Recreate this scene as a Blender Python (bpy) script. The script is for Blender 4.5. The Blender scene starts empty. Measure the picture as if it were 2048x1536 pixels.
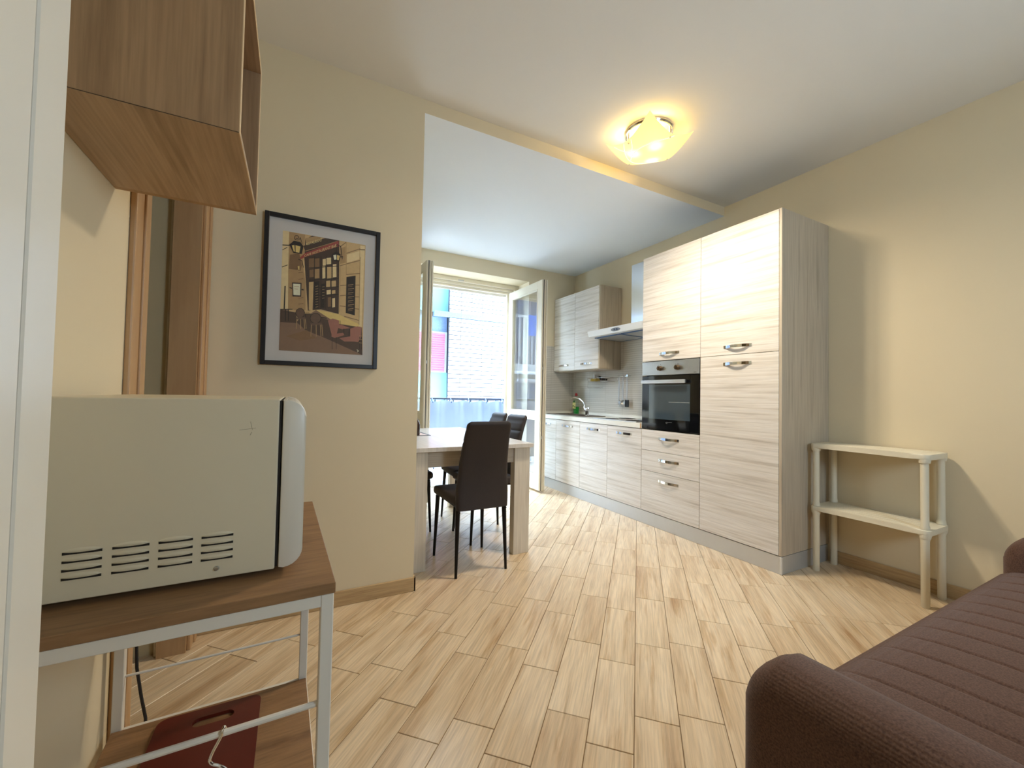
import bpy, bmesh, math, random
from mathutils import Vector, Matrix

# ------------------------------------------------------------------ camera, world, exposure
sc = bpy.context.scene
C = sc.collection
random.seed(7)
F_PX, YAW, PITCH, ROLL, CAM_H = 823.93, 0.488359, 0.026554, -0.019164, 1.12
fw = Vector((math.sin(YAW)*math.cos(PITCH), math.cos(YAW)*math.cos(PITCH), math.sin(PITCH)))
rt = Vector((math.cos(YAW), -math.sin(YAW), 0.0))
up = rt.cross(fw)
cr, sr = math.cos(ROLL), math.sin(ROLL)
rt, up = cr*rt - sr*up, sr*rt + cr*up
cam = bpy.data.cameras.new('camera')
cam.sensor_width = 36.0
cam.lens = 36.0*F_PX/2048.0
cam.clip_start = 0.01
cam_o = bpy.data.objects.new('camera', cam)
C.objects.link(cam_o)
cam_o.matrix_world = Matrix(((rt.x, up.x, -fw.x, 0), (rt.y, up.y, -fw.y, 0), (rt.z, up.z, -fw.z, CAM_H), (0, 0, 0, 1)))
sc.camera = cam_o

SKY = 35.0
SHADE_GLOW = 0.60              # lamp: own glow of the frosted shade
SPOT_W = 40.0                 # lamp: each bulb's light thrown down into the room
BULB_W = 1.1                   # lamp: each bulb's light spilling sideways on the ceiling
LAMP_COL = (1.0, 0.87, 0.68)
world = bpy.data.worlds.new('sky')
sc.world = world
world.use_nodes = True
bg = world.node_tree.nodes['Background']
bg.inputs['Color'].default_value = (0.60, 0.79, 1.0, 1)
bg.inputs['Strength'].default_value = SKY
sc.view_settings.view_transform = 'Standard'
sc.view_settings.look = 'None'
sc.view_settings.gamma = 1.0
sc.view_settings.use_curve_mapping = False
sc.view_settings.exposure = 0.25
sc.cycles.max_bounces = 10

# portals: guide the sampling of daylight through the windows (they give no light of their own)
def portal(loc, rx, w, h):
    pl = bpy.data.lights.new('window_portal', 'AREA')
    pl.shape = 'RECTANGLE'; pl.size = w; pl.size_y = h
    pl.cycles.is_portal = True
    po = bpy.data.objects.new('window_portal', pl); C.objects.link(po)
    po.location = loc; po.rotation_euler = (math.radians(rx), 0, 0)
portal((1.85, 4.95, 1.27), -90, 1.6, 2.5)
portal((1.70, -1.30, 1.70), 90, 0.80, 0.85)

# ------------------------------------------------------------------ helpers
def lin(r, g, b):
    f = lambda c: c/12.92 if c <= 0.04045 else ((c+0.055)/1.055)**2.4
    return (f(r/255), f(g/255), f(b/255), 1.0)

def thing(name, label, cat, loc=(0, 0, 0), rotz=0.0, group=None):
    o = bpy.data.objects.new(name, None)
    o.empty_display_size = 0.1
    C.objects.link(o)
    o.location = loc
    o.rotation_euler = (0, 0, rotz)
    o['label'] = label
    o['category'] = cat
    if group:
        o['group'] = group
    return o

def root(o):
    while o.parent is not None:
        o = o.parent
    return o

def to_mesh(name, bm, m, smooth=False, flat_angle=None):
    me = bpy.data.meshes.new(name)
    bmesh.ops.recalc_face_normals(bm, faces=bm.faces[:])
    bm.to_mesh(me)
    bm.free()
    for mm in (m if isinstance(m, (list, tuple)) else [m]):
        me.materials.append(mm)
    if smooth:
        for p in me.polygons:
            p.use_smooth = True
        if flat_angle:
            try:
                me.set_sharp_from_angle(angle=math.radians(flat_angle))
            except Exception:
                pass
    return me

def part(name, bm, m, parent, smooth=False, ang=35, label=None, world=True):
    if world and parent is not None:
        off = -Vector(root(parent).location)
        for v in bm.verts:
            v.co += off
    me = to_mesh(name, bm, m, smooth, ang)
    o = bpy.data.objects.new(name, me)
    C.objects.link(o)
    o.parent = parent
    if label:
        o['label'] = label
    return o

def inst(name, me, loc, parent, rot=(0, 0, 0), world=True):
    o = bpy.data.objects.new(name, me)
    C.objects.link(o)
    o.parent = parent
    l = Vector(loc)
    if world and parent is not None:
        l -= Vector(root(parent).location)
    o.location = l
    o.rotation_euler = rot
    return o

def single(name, bm, m, label, cat, group=None, smooth=False, ang=35):
    xs = [v.co.x for v in bm.verts]; ys = [v.co.y for v in bm.verts]; zs = [v.co.z for v in bm.verts]
    c = Vector(((min(xs)+max(xs))/2, (min(ys)+max(ys))/2, min(zs)))
    for v in bm.verts:
        v.co -= c
    o = bpy.data.objects.new(name, to_mesh(name, bm, m, smooth, ang))
    C.objects.link(o)
    o.location = c
    o['label'] = label
    o['category'] = cat
    if group:
        o['group'] = group
    return o

def struct(name, bm, m, smooth=False):
    o = bpy.data.objects.new(name, to_mesh(name, bm, m, smooth, 35))
    C.objects.link(o)
    o['kind'] = 'structure'
    return o

def struct_root(name, loc=(0, 0, 0)):
    o = bpy.data.objects.new(name, None)
    o.empty_display_size = 0.1
    C.objects.link(o)
    o.location = loc
    o['kind'] = 'structure'
    return o

def copy_tree(o, parent=None):
    c = o.copy()
    C.objects.link(c)
    c.parent = parent
    for ch in list(o.children):
        copy_tree(ch, c)
    return c

def join(dst, src):
    me = bpy.data.meshes.new('tmp')
    src.to_mesh(me)
    src.free()
    dst.from_mesh(me)
    bpy.data.meshes.remove(me)

def bx(lo, hi, bev=0.0, seg=1, bm=None):
    b = bmesh.new()
    vs = [b.verts.new((x, y, z)) for x in (lo[0], hi[0]) for y in (lo[1], hi[1]) for z in (lo[2], hi[2])]
    for f in ((0, 1, 3, 2), (4, 6, 7, 5), (0, 4, 5, 1), (2, 3, 7, 6), (0, 2, 6, 4), (1, 5, 7, 3)):
        b.faces.new([vs[i] for i in f])
    if bev > 0:
        bmesh.ops.bevel(b, geom=b.edges[:], offset=bev, segments=seg, profile=0.5, affect='EDGES')
    if bm is None:
        return b
    join(bm, b)
    return bm

def tube(pts, r, n=8, bm=None, caps=True):
    b = bm if bm is not None else bmesh.new()
    pts = [Vector(p) for p in pts]
    rs = r if isinstance(r, (list, tuple)) else [r]*len(pts)
    rings = []
    ref = None
    for i, p in enumerate(pts):
        if i == 0: t = pts[1]-pts[0]
        elif i == len(pts)-1: t = pts[-1]-pts[-2]
        else: t = (pts[i+1]-p).normalized()+(p-pts[i-1]).normalized()
        t.normalize()
        if ref is None:
            ref = Vector((0, 0, 1)) if abs(t.z) < 0.9 else Vector((1, 0, 0))
        a = t.cross(ref).normalized()
        c = a.cross(t).normalized()
        ref = c
        rings.append([b.verts.new(p+(a*math.cos(2*math.pi*k/n)+c*math.sin(2*math.pi*k/n))*rs[i]) for k in range(n)])
    for A, B in zip(rings[:-1], rings[1:]):
        for k in range(n):
            b.faces.new((A[k], A[(k+1) % n], B[(k+1) % n], B[k]))
    if caps:
        b.faces.new(rings[0][::-1]); b.faces.new(rings[-1])
    return b

def lathe(prof, c=(0, 0, 0), n=20, bm=None, axis='z'):
    b = bm if bm is not None else bmesh.new()
    rings = []
    def P(r, z, a):
        x, y = r*math.cos(a), r*math.sin(a)
        v = {'z': (x, y, z), 'x': (z, x, y), 'y': (x, z, y)}[axis]
        return (c[0]+v[0], c[1]+v[1], c[2]+v[2])
    for r, z in prof:
        if r < 1e-5:
            rings.append([b.verts.new(P(0, z, 0))])
        else:
            rings.append([b.verts.new(P(r, z, 2*math.pi*k/n)) for k in range(n)])
    for A, B in zip(rings[:-1], rings[1:]):
        for k in range(n):
            if len(A) == 1 and len(B) == 1: continue
            if len(A) == 1: b.faces.new((A[0], B[k], B[(k+1) % n]))
            elif len(B) == 1: b.faces.new((A[k], A[(k+1) % n], B[0]))
            else: b.faces.new((A[k], A[(k+1) % n], B[(k+1) % n], B[k]))
    for R in (rings[0], rings[-1]):
        if len(R) > 1:
            b.faces.new(R)
    return b

def prism(poly, axis, a0, a1, bm=None):
    """poly in the two other axes (in xyz order) extruded along axis"""
    b = bm if bm is not None else bmesh.new()
    def P(p, a):
        return {'x': (a, p[0], p[1]), 'y': (p[0], a, p[1]), 'z': (p[0], p[1], a)}[axis]
    A = [b.verts.new(P(p, a0)) for p in poly]
    B = [b.verts.new(P(p, a1)) for p in poly]
    n = len(poly)
    for k in range(n):
        b.faces.new((A[k], A[(k+1) % n], B[(k+1) % n], B[k]))
    b.faces.new(A[::-1]); b.faces.new(B)
    return b

def grid(fn, nu, nv, bm=None, closed_u=False):
    b = bm if bm is not None else bmesh.new()
    V = [[b.verts.new(fn(i/(nu-1) if not closed_u else i/nu, j/(nv-1))) for j in range(nv)] for i in range(nu)]
    for i in range(nu if closed_u else nu-1):
        for j in range(nv-1):
            b.faces.new((V[i][j], V[(i+1) % nu][j], V[(i+1) % nu][j+1], V[i][j+1]))
    return b

# ------------------------------------------------------------------ materials
def nt(name):
    m = bpy.data.materials.new(name)
    m.use_nodes = True
    t = m.node_tree
    return m, t, t.nodes['Principled BSDF']

def setp(p, **k):
    for a, v in k.items():
        a = a.replace('_', ' ')
        if a in p.inputs:
            p.inputs[a].default_value = v

def mat(name, col, rough=0.5, metal=0.0, var=0.06, scale=6.0, bump=0.0, bscale=120.0, spec=0.5, coat=0.0, emit=None, es=0.0):
    m, t, p = nt(name)
    setp(p, Roughness=rough, Metallic=metal, Specular_IOR_Level=spec, Coat_Weight=coat)
    co = t.nodes.new('ShaderNodeTexCoord')
    nz = t.nodes.new('ShaderNodeTexNoise')
    nz.inputs['Scale'].default_value = scale
    nz.inputs['Detail'].default_value = 4
    t.links.new(co.outputs['Object'], nz.inputs['Vector'])
    mx = t.nodes.new('ShaderNodeMix'); mx.data_type = 'RGBA'
    mx.inputs['A'].default_value = tuple(c*(1-var) for c in col[:3])+(1,)
    mx.inputs['B'].default_value = tuple(min(1, c*(1+var)) for c in col[:3])+(1,)
    t.links.new(nz.outputs['Fac'], mx.inputs['Factor'])
    t.links.new(mx.outputs['Result'], p.inputs['Base Color'])
    if bump > 0:
        n2 = t.nodes.new('ShaderNodeTexNoise')
        n2.inputs['Scale'].default_value = bscale
        n2.inputs['Detail'].default_value = 3
        t.links.new(co.outputs['Object'], n2.inputs['Vector'])
        bp = t.nodes.new('ShaderNodeBump')
        bp.inputs['Strength'].default_value = bump
        bp.inputs['Distance'].default_value = 0.002
        t.links.new(n2.outputs['Fac'], bp.inputs['Height'])
        t.links.new(bp.outputs['Normal'], p.inputs['Normal'])
    if emit:
        p.inputs['Emission Color'].default_value = emit
        p.inputs['Emission Strength'].default_value = es
    return m

def ramp(t, stops):
    r = t.nodes.new('ShaderNodeValToRGB')
    e = r.color_ramp.elements
    while len(e) < len(stops):
        e.new(0.5)
    for el, (pos, col) in zip(e, stops):
        el.position = pos
        el.color = col
    return r

def grain(name, stops, scale, rough=0.45, fine=(1, 1, 1), fine_amt=0.25, spec=0.4, bump=0.0, distort=0.0, coat=0.0, rnd=True, knots=None):
    """streaky wood: noise stretched by a scale vector, shifted per object"""
    m, t, p = nt(name)
    setp(p, Roughness=rough, Specular_IOR_Level=spec, Coat_Weight=coat)
    co = t.nodes.new('ShaderNodeTexCoord')
    vec = co.outputs['Object']
    if rnd:
        oi = t.nodes.new('ShaderNodeObjectInfo')
        mu = t.nodes.new('ShaderNodeVectorMath'); mu.operation = 'SCALE'
        cx = t.nodes.new('ShaderNodeCombineXYZ')
        for k in 'XYZ':
            t.links.new(oi.outputs['Random'], cx.inputs[k])
        t.links.new(cx.outputs[0], mu.inputs[0]); mu.inputs['Scale'].default_value = 37.0
        ad = t.nodes.new('ShaderNodeVectorMath'); ad.operation = 'ADD'
        t.links.new(vec, ad.inputs[0]); t.links.new(mu.outputs[0], ad.inputs[1])
        vec = ad.outputs[0]
    mp = t.nodes.new('ShaderNodeMapping'); mp.inputs['Scale'].default_value = scale
    t.links.new(vec, mp.inputs['Vector'])
    nz = t.nodes.new('ShaderNodeTexNoise')
    nz.inputs['Scale'].default_value = 1.0; nz.inputs['Detail'].default_value = 6; nz.inputs['Roughness'].default_value = 0.6
    nz.inputs['Distortion'].default_value = distort
    t.links.new(mp.outputs[0], nz.inputs['Vector'])
    r = ramp(t, stops)
    t.links.new(nz.outputs['Fac'], r.inputs['Fac'])
    mp2 = t.nodes.new('ShaderNodeMapping'); mp2.inputs['Scale'].default_value = fine
    t.links.new(vec, mp2.inputs['Vector'])
    n2 = t.nodes.new('ShaderNodeTexNoise')
    n2.inputs['Scale'].default_value = 1.0; n2.inputs['Detail'].default_value = 4
    t.links.new(mp2.outputs[0], n2.inputs['Vector'])
    r2 = ramp(t, [(0.3, (1-fine_amt,)*3+(1,)), (0.62, (1, 1, 1, 1))])
    t.links.new(n2.outputs['Fac'], r2.inputs['Fac'])
    mx = t.nodes.new('ShaderNodeMix'); mx.data_type = 'RGBA'; mx.blend_type = 'MULTIPLY'
    mx.inputs['Factor'].default_value = 1.0
    t.links.new(r.outputs['Color'], mx.inputs['A']); t.links.new(r2.outputs['Color'], mx.inputs['B'])
    out = mx.outputs['Result']
    if knots:
        mp3 = t.nodes.new('ShaderNodeMapping'); mp3.inputs['Scale'].default_value = knots[0]
        t.links.new(vec, mp3.inputs['Vector'])
        n3 = t.nodes.new('ShaderNodeTexNoise'); n3.inputs['Scale'].default_value = 1.0; n3.inputs['Detail'].default_value = 5
        n3.inputs['Distortion'].default_value = 0.5
        t.links.new(mp3.outputs[0], n3.inputs['Vector'])
        r3 = ramp(t, [(knots[1], (1, 1, 1, 1)), (knots[1]+0.12, knots[2])])
        t.links.new(n3.outputs['Fac'], r3.inputs['Fac'])
        m3 = t.nodes.new('ShaderNodeMix'); m3.data_type = 'RGBA'; m3.blend_type = 'MULTIPLY'
        m3.inputs['Factor'].default_value = 1.0
        t.links.new(out, m3.inputs['A']); t.links.new(r3.outputs['Color'], m3.inputs['B'])
        out = m3.outputs['Result']
    t.links.new(out, p.inputs['Base Color'])
    if bump > 0:
        bp = t.nodes.new('ShaderNodeBump')
        bp.inputs['Strength'].default_value = bump; bp.inputs['Distance'].default_value = 0.001
        t.links.new(n2.outputs['Fac'], bp.inputs['Height'])
        t.links.new(bp.outputs['Normal'], p.inputs['Normal'])
    return m

def glass(name, tint=(1, 1, 1, 1), f0=0.05, rough=0.0):
    """clear sheet: transparent with a Schlick reflection, the same from both sides"""
    m = bpy.data.materials.new(name)
    m.use_nodes = True
    t = m.node_tree
    t.nodes.clear()
    o = t.nodes.new('ShaderNodeOutputMaterial')
    mx = t.nodes.new('ShaderNodeMixShader')
    tr = t.nodes.new('ShaderNodeBsdfTransparent'); tr.inputs['Color'].default_value = tint
    gl = t.nodes.new('ShaderNodeBsdfGlossy'); gl.inputs['Roughness'].default_value = rough
    lw = t.nodes.new('ShaderNodeLayerWeight'); lw.inputs['Blend'].default_value = 0.5
    pw = t.nodes.new('ShaderNodeMath'); pw.operation = 'POWER'; pw.inputs[1].default_value = 5.0
    ma = t.nodes.new('ShaderNodeMath'); ma.operation = 'MULTIPLY_ADD'; ma.inputs[1].default_value = 1-f0; ma.inputs[2].default_value = f0
    t.links.new(lw.outputs['Facing'], pw.inputs[0]); t.links.new(pw.outputs[0], ma.inputs[0])
    t.links.new(ma.outputs[0], mx.inputs[0]); t.links.new(tr.outputs[0], mx.inputs[1]); t.links.new(gl.outputs[0], mx.inputs[2])
    t.links.new(mx.outputs[0], o.inputs['Surface'])
    return m

def brickmat(name, c1, c2, cm, bw, bh, mortar, rough=0.5, axes='xz', bump=0.3, spec=0.4):
    m, t, p = nt(name)
    setp(p, Roughness=rough, Specular_IOR_Level=spec)
    co = t.nodes.new('ShaderNodeTexCoord')
    sp = t.nodes.new('ShaderNodeSeparateXYZ'); cb = t.nodes.new('ShaderNodeCombineXYZ')
    t.links.new(co.outputs['Object'], sp.inputs[0])
    t.links.new(sp.outputs[axes[0].upper()], cb.inputs['X']); t.links.new(sp.outputs[axes[1].upper()], cb.inputs['Y'])
    b = t.nodes.new('ShaderNodeTexBrick')
    b.inputs['Scale'].default_value = 1.0
    b.inputs['Color1'].default_value = c1; b.inputs['Color2'].default_value = c2; b.inputs['Mortar'].default_value = cm
    b.inputs['Brick Width'].default_value = bw; b.inputs['Row Height'].default_value = bh; b.inputs['Mortar Size'].default_value = mortar
    b.offset = 0.0
    t.links.new(cb.outputs[0], b.inputs['Vector'])
    t.links.new(b.outputs['Color'], p.inputs['Base Color'])
    bp = t.nodes.new('ShaderNodeBump'); bp.inputs['Strength'].default_value = bump; bp.inputs['Distance'].default_value = 0.002
    bp.invert = True
    t.links.new(b.outputs['Fac'], bp.inputs['Height'])
    t.links.new(bp.outputs['Normal'], p.inputs['Normal'])
    return m

WALL = mat('wall_paint', lin(226, 211, 180), 0.75, var=0.02, scale=3, bump=0.05, bscale=180, spec=0.2)
CEIL = mat('ceiling_paint', lin(236, 232, 224), 0.85, var=0.015, scale=3, bump=0.12, bscale=90, spec=0.15)
CEILK = mat('ceiling_paint_daylight_tint', lin(238, 243, 247), 0.85, var=0.015, scale=3, bump=0.12, bscale=90, spec=0.15)  # ceiling white with the bluish tint of daylight put into the colour
TILE = grain('floor_tile_wood', [(0.30, lin(196, 164, 128)), (0.45, lin(220, 195, 160)), (0.60, lin(233, 211, 179)), (0.75, lin(212, 184, 148))],
             (13, 1.1, 1), rough=0.33, fine=(170, 6, 1), fine_amt=0.24, spec=0.5, bump=0.12, distort=0.15,
             knots=((30, 2.6, 1), 0.56, (0.80, 0.71, 0.60, 1)))
GROUT = mat('floor_grout', lin(134, 110, 82), 0.9)
BASE = grain('baseboard_tile', [(0.3, lin(170, 138, 98)), (0.5, lin(200, 170, 126)), (0.7, lin(184, 150, 106))], (2.5, 2.5, 40), rough=0.45, fine=(8, 8, 160), fine_amt=0.15)
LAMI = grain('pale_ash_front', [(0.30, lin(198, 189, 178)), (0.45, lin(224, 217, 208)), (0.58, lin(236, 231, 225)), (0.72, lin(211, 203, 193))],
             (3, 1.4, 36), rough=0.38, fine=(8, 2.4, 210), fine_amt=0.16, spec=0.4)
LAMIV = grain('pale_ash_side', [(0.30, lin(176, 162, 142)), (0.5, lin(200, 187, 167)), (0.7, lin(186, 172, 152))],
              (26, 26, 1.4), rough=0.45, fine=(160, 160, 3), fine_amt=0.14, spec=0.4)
LAMIT = grain('pale_ash_table', [(0.30, lin(196, 184, 166)), (0.5, lin(220, 210, 194)), (0.7, lin(206, 195, 178))],
              (22, 22, 1.4), rough=0.42, fine=(150, 150, 3), fine_amt=0.12)
TTOP = grain('table_top_ash', [(0.30, lin(196, 189, 181)), (0.5, lin(212, 206, 199)), (0.7, lin(202, 195, 187))],
             (26, 1.8, 4), rough=0.28, fine=(150, 4, 8), fine_amt=0.08, spec=0.5)
CART = grain('cart_wood', [(0.28, lin(116, 84, 56)), (0.5, lin(152, 116, 80)), (0.72, lin(132, 98, 66))], (4, 22, 22), rough=0.45, fine=(12, 150, 150), fine_amt=0.22)
CUBE = grain('cube_shelf_wood', [(0.28, lin(142, 110, 78)), (0.5, lin(174, 139, 102)), (0.72, lin(158, 123, 88))], (24, 24, 1.6), rough=0.5, fine=(170, 170, 5), fine_amt=0.2)
CUBEY = grain('cube_shelf_wood_base', [(0.28, lin(150, 122, 92)), (0.5, lin(184, 154, 122)), (0.72, lin(168, 138, 106))], (24, 1.6, 24), rough=0.5, fine=(170, 5, 170), fine_amt=0.2)
CUBEDGE = mat('cube_shelf_edge', lin(214, 184, 142), 0.5)
DOORW = grain('door_frame_wood', [(0.3, lin(172, 134, 94)), (0.5, lin(190, 153, 112)), (0.7, lin(180, 143, 102))], (8, 8, 0.8), rough=0.4, fine=(60, 60, 2), fine_amt=0.06)
WHITE = mat('white_lacquer', lin(226, 221, 208), 0.3, var=0.01)
WHITEM = mat('white_metal', lin(224, 218, 206), 0.42, var=0.015)
PVC = mat('cream_window_frame', lin(226, 217, 196), 0.4, var=0.02)
GASKET = mat('dark_gasket', lin(60, 58, 54), 0.6)
APPL = mat('cream_appliance', lin(216, 204, 176), 0.4, var=0.02, scale=3)
APPLD = mat('cream_plastic_door', lin(222, 214, 198), 0.28, var=0.01)
BLACK = mat('black_plastic', lin(22, 21, 21), 0.45)
BLACKG = mat('black_glass', lin(8, 10, 13), 0.06, var=0.0, spec=0.7)
CHROME = mat('chrome', lin(225, 225, 225), 0.1, 1.0, var=0.0)
STEEL = mat('brushed_steel', lin(196, 196, 194), 0.33, 1.0, var=0.04, scale=40)
STEELL = mat('plinth_aluminium', lin(206, 209, 212), 0.34, 0.55, var=0.03, scale=20)
BRONZE = mat('dark_bronze_knob', lin(92, 76, 58), 0.35, 0.8)
LEATHER = mat('dark_brown_faux_leather', lin(42, 32, 29), 0.6, var=0.08, scale=30, bump=0.25, bscale=260)
BLACKM = mat('black_metal', lin(26, 24, 24), 0.4, 0.6)
PLASTIC = mat('ivory_plastic', lin(228, 220, 198), 0.45, var=0.015)
FRAMEB = mat('black_picture_frame', lin(20, 20, 24), 0.4, var=0.05)
MATW = mat('picture_mat_board', lin(222, 216, 210), 0.8, var=0.01)

# ------------------------------------------------------------------ room shell
XL, XR, YW, YF, ZC, ZS = -0.37, 3.37, 2.345, 4.56, 2.84, 2.76
CX = 0.635                      # corner where the wall with the picture ends
YN = -1.15                      # wall behind the camera
S2 = math.sqrt(0.5)

# floor: a grout bed with wood-look tiles laid at 45 degrees
floor = struct('floor', bx((-1.75, YN, -0.06), (XR, YF+0.26, -0.003)), GROUT)
TWI, TLE, GAP = 0.1494, 0.4497, 0.0026
tile_me = to_mesh('floor_tile', bx((-TWI/2+GAP/2, -TLE/2+GAP/2, -0.009), (TWI/2-GAP/2, TLE/2-GAP/2, 0.0), 0.0012), TILE)
OFFS = {-8: .075, -7: .146, -6: .440, -5: .326, -4: .438, -3: .342, -2: .133, -1: .034, 0: .199, 1: .256, 2: .058, 3: .336, 4: .129, 5: .207}
rnd = random.Random(3)
for k in range(-36, 26):
    o0 = OFFS.get(k, rnd.uniform(0, TLE))
    for n in range(-6, 16):
        al, ac = o0+(n+0.5)*TLE, (k+0.5)*TWI
        x, y = (al+ac)*S2, (al-ac)*S2
        live = -0.05 < y < YW+0.2 and XL-0.75 < x < XR+0.23
        if x < XL-0.16 and not (1.3 < y < 2.35): live = False
        if x < 0.3 and y < 0.45: live = False
        if y > YW and x < XL-0.1: live = False
        if y > 1.62 and x > 3.02: live = False
        kit = YW <= y < YF+0.25 and 0.35 < x < 3.02
        if live or kit:
            t = bpy.data.objects.new('floor_tile', tile_me)
            C.objects.link(t)
            t.parent = floor
            t.location = (x, y, rnd.uniform(-0.0003, 0.0002))
            t.rotation_euler = (0, 0, -math.pi/4 + (math.pi if rnd.random() < 0.5 else 0))

struct('wall_right', bx((XR, YN-0.1, -0.06), (XR+0.15, YF+0.3, ZC+0.1)), WALL)
NX0, NX1, NZ0, NZ1 = 1.34, 2.06, 1.33, 2.08          # small window added behind the camera, to fill the room with daylight
b = bx((-1.9, YN-0.12, -0.06), (NX0, YN, ZC+0.1))
bx((NX1, YN-0.12, -0.06), (XR, YN, ZC+0.1), bm=b)
bx((NX0, YN-0.12, -0.06), (NX1, YN, NZ0), bm=b)
bx((NX0, YN-0.12, NZ1), (NX1, YN, ZC+0.1), bm=b)
struct('wall_near', b, WALL)
# left wall with the doorway to the hall
DY0, DY1, DZ = 1.425, 2.228, 2.10
b = bx((XL-0.11, YN, -0.06), (XL, DY0, ZC+0.1))
bx((XL-0.11, DY1, -0.06), (XL, YW, ZC+0.1), bm=b)
bx((XL-0.11, DY0, DZ), (XL, DY1, ZC+0.1), bm=b)
struct('wall_left', b, WALL)
# wall that carries the picture, ends at the kitchen opening
struct('wall_middle', bx((-1.9, YW, -0.06), (CX, YW+0.13, ZC+0.1)), WALL)
# kitchen alcove: left side and window wall
struct('wall_kitchen_left', bx((-0.5, YW+0.13, -0.06), (-0.38, YF+0.3, ZC+0.1)), WALL)
WX0, WX1, WZ = 1.06, 2.645, 2.582
b = bx((-0.38, YF, -0.06), (WX0, YF+0.30, ZC+0.1))
bx((WX1, YF, -0.06), (XR, YF+0.30, ZC+0.1), bm=b)
bx((WX0, YF, WZ), (WX1, YF+0.30, ZC+0.1), bm=b)
struct('wall_far', b, WALL)
# hall beyond the doorway
b = bx((-1.9, YN, -0.06), (-1.78, YW, ZC+0.1))
bx((-1.78, DY1+0.03, -0.06), (XL-0.11, YW, ZC+0.1), bm=b)
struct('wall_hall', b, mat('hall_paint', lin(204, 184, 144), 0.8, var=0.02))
# ceilings
struct('ceiling', bx((-1.9, YN-0.12, ZC), (XR+0.1, YW+0.02, ZC+0.12)), CEIL)
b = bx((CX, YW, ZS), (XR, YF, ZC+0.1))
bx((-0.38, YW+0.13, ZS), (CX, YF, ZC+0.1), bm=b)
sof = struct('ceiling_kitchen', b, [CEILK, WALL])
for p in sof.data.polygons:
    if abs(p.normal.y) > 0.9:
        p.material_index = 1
# baseboards of the same wood-look tile
b = bx((XL+0.012, YW-0.011, 0), (CX+0.011, YW, 0.078), 0.002)
bx((CX, YW-0.011, 0), (CX+0.011, YW+0.13, 0.078), 0.002, bm=b)
struct('baseboard_middle', b, BASE)
struct('baseboard_right', bx((XR-0.011, YN, 0), (XR, 1.52, 0.082), 0.002), BASE)
struct('baseboard_left', bx((XL, YN, 0), (XL+0.011, 1.33, 0.078), 0.002), BASE)
# door casing and lining of the hall doorway
dr = struct_root('door_1', (XL, (DY0+DY1)/2, 0))
def casing(y0, y1, z0, z1):
    b = bx((XL, y0, z0), (XL+0.014, y1, z1), 0.004, 2)
    bx((XL+0.012, y0+(y1-y0)*0.55, z0), (XL+0.020, y1-0.004, z1), 0.003, 2, bm=b)
    return b
part('casing', casing(DY0-0.085, DY0+0.012, 0, DZ+0.08), DOORW, dr)
part('casing', casing(DY1-0.004, YW-0.012, 0, DZ+0.08), DOORW, dr)
part('casing', bx((XL, DY0+0.012, DZ), (XL+0.014, DY1-0.004, DZ+0.08), 0.004), DOORW, dr)
part('lining', bx((XL-0.125, DY0, 0), (XL, DY0+0.02, DZ)), DOORW, dr)
part('lining', bx((XL-0.098, DY1-0.02, 0), (XL, DY1, DZ)), DOORW, dr)
part('lining', bx((XL-0.125, DY0+0.02, DZ-0.02), (XL, DY1-0.02, DZ)), DOORW, dr)

# ------------------------------------------------------------------ french window
GLASS = glass('window_glass', (0.97, 0.99, 0.99, 1), 0.20)
win = struct_root('window_1', ((WX0+WX1)/2, 4.84, 0))
FY = 4.84
w2 = struct_root('window_added_fill', ((NX0+NX1)/2, YN-0.06, NZ0))  # added, unseen window; its daylight lifts the faces turned from the lamp
b = bx((NX0, YN-0.10, NZ0), (NX0+0.05, YN-0.04, NZ1), 0.003)
bx((NX1-0.05, YN-0.10, NZ0), (NX1, YN-0.04, NZ1), 0.003, bm=b)
bx((NX0+0.05, YN-0.10, NZ0), (NX1-0.05, YN-0.04, NZ0+0.05), 0.003, bm=b)
bx((NX0+0.05, YN-0.10, NZ1-0.05), (NX1-0.05, YN-0.04, NZ1), 0.003, bm=b)
part('frame', b, PVC, w2)
part('pane', bx((NX0+0.05, YN-0.075, NZ0+0.05), (NX1-0.05, YN-0.067, NZ1-0.05)), GLASS, w2)
def stepped(x0, x1, z0, z1):
    b = bx((x0, FY, z0), (x1, FY+0.07, z1), 0.004)
    return b
def jamb(xa, s):           # xa = reveal side, s = direction into the opening
    b = bmesh.new()
    for d0, d1, y0, y1 in ((0, 0.062, FY, FY+0.08), (0.062, 0.105, FY+0.025, FY+0.08), (0.105, 0.150, FY+0.045, FY+0.08)):
        x0, x1 = sorted((xa+s*d0, xa+s*d1))
        bx((x0, y0, 0), (x1, y1, WZ-0.001), 0.003, bm=b)
    return b
part('frame_post', jamb(WX1, -1), PVC, win)
part('frame_post', jamb(WX0, 1), PVC, win)
b = bmesh.new()
for d0, d1, y0, y1 in ((0.0, 0.055, FY, FY+0.08), (0.055, 0.09, FY+0.025, FY+0.08), (0.09, 0.12, FY+0.045, FY+0.08)):
    bx((WX0+0.058, y0+0.001, WZ-d1), (WX1-0.058, y1-0.001, WZ-d0-0.0015), 0.003, bm=b)
part('frame_head', b, PVC, win)
part('threshold', bx((WX0+0.002, FY-0.02, 0), (WX1-0.002, FY+0.2, 0.018), 0.003), STEEL, win)
# roller shutter slats peeping out under the head
for i in range(1):
    part('shutter_slat', bx((WX0+0.14, FY+0.085, WZ-0.150-i*0.045), (WX1-0.14, FY+0.098, WZ-0.110-i*0.045), 0.004), mat('shutter_pvc', lin(220, 214, 205), 0.5) if i == 0 else bpy.data.materials['shutter_pvc'], win)
part('latch_plate', bx((1.78, FY-0.004, WZ-0.05), (1.86, FY, WZ-0.03), 0.002), STEEL, win)

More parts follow.
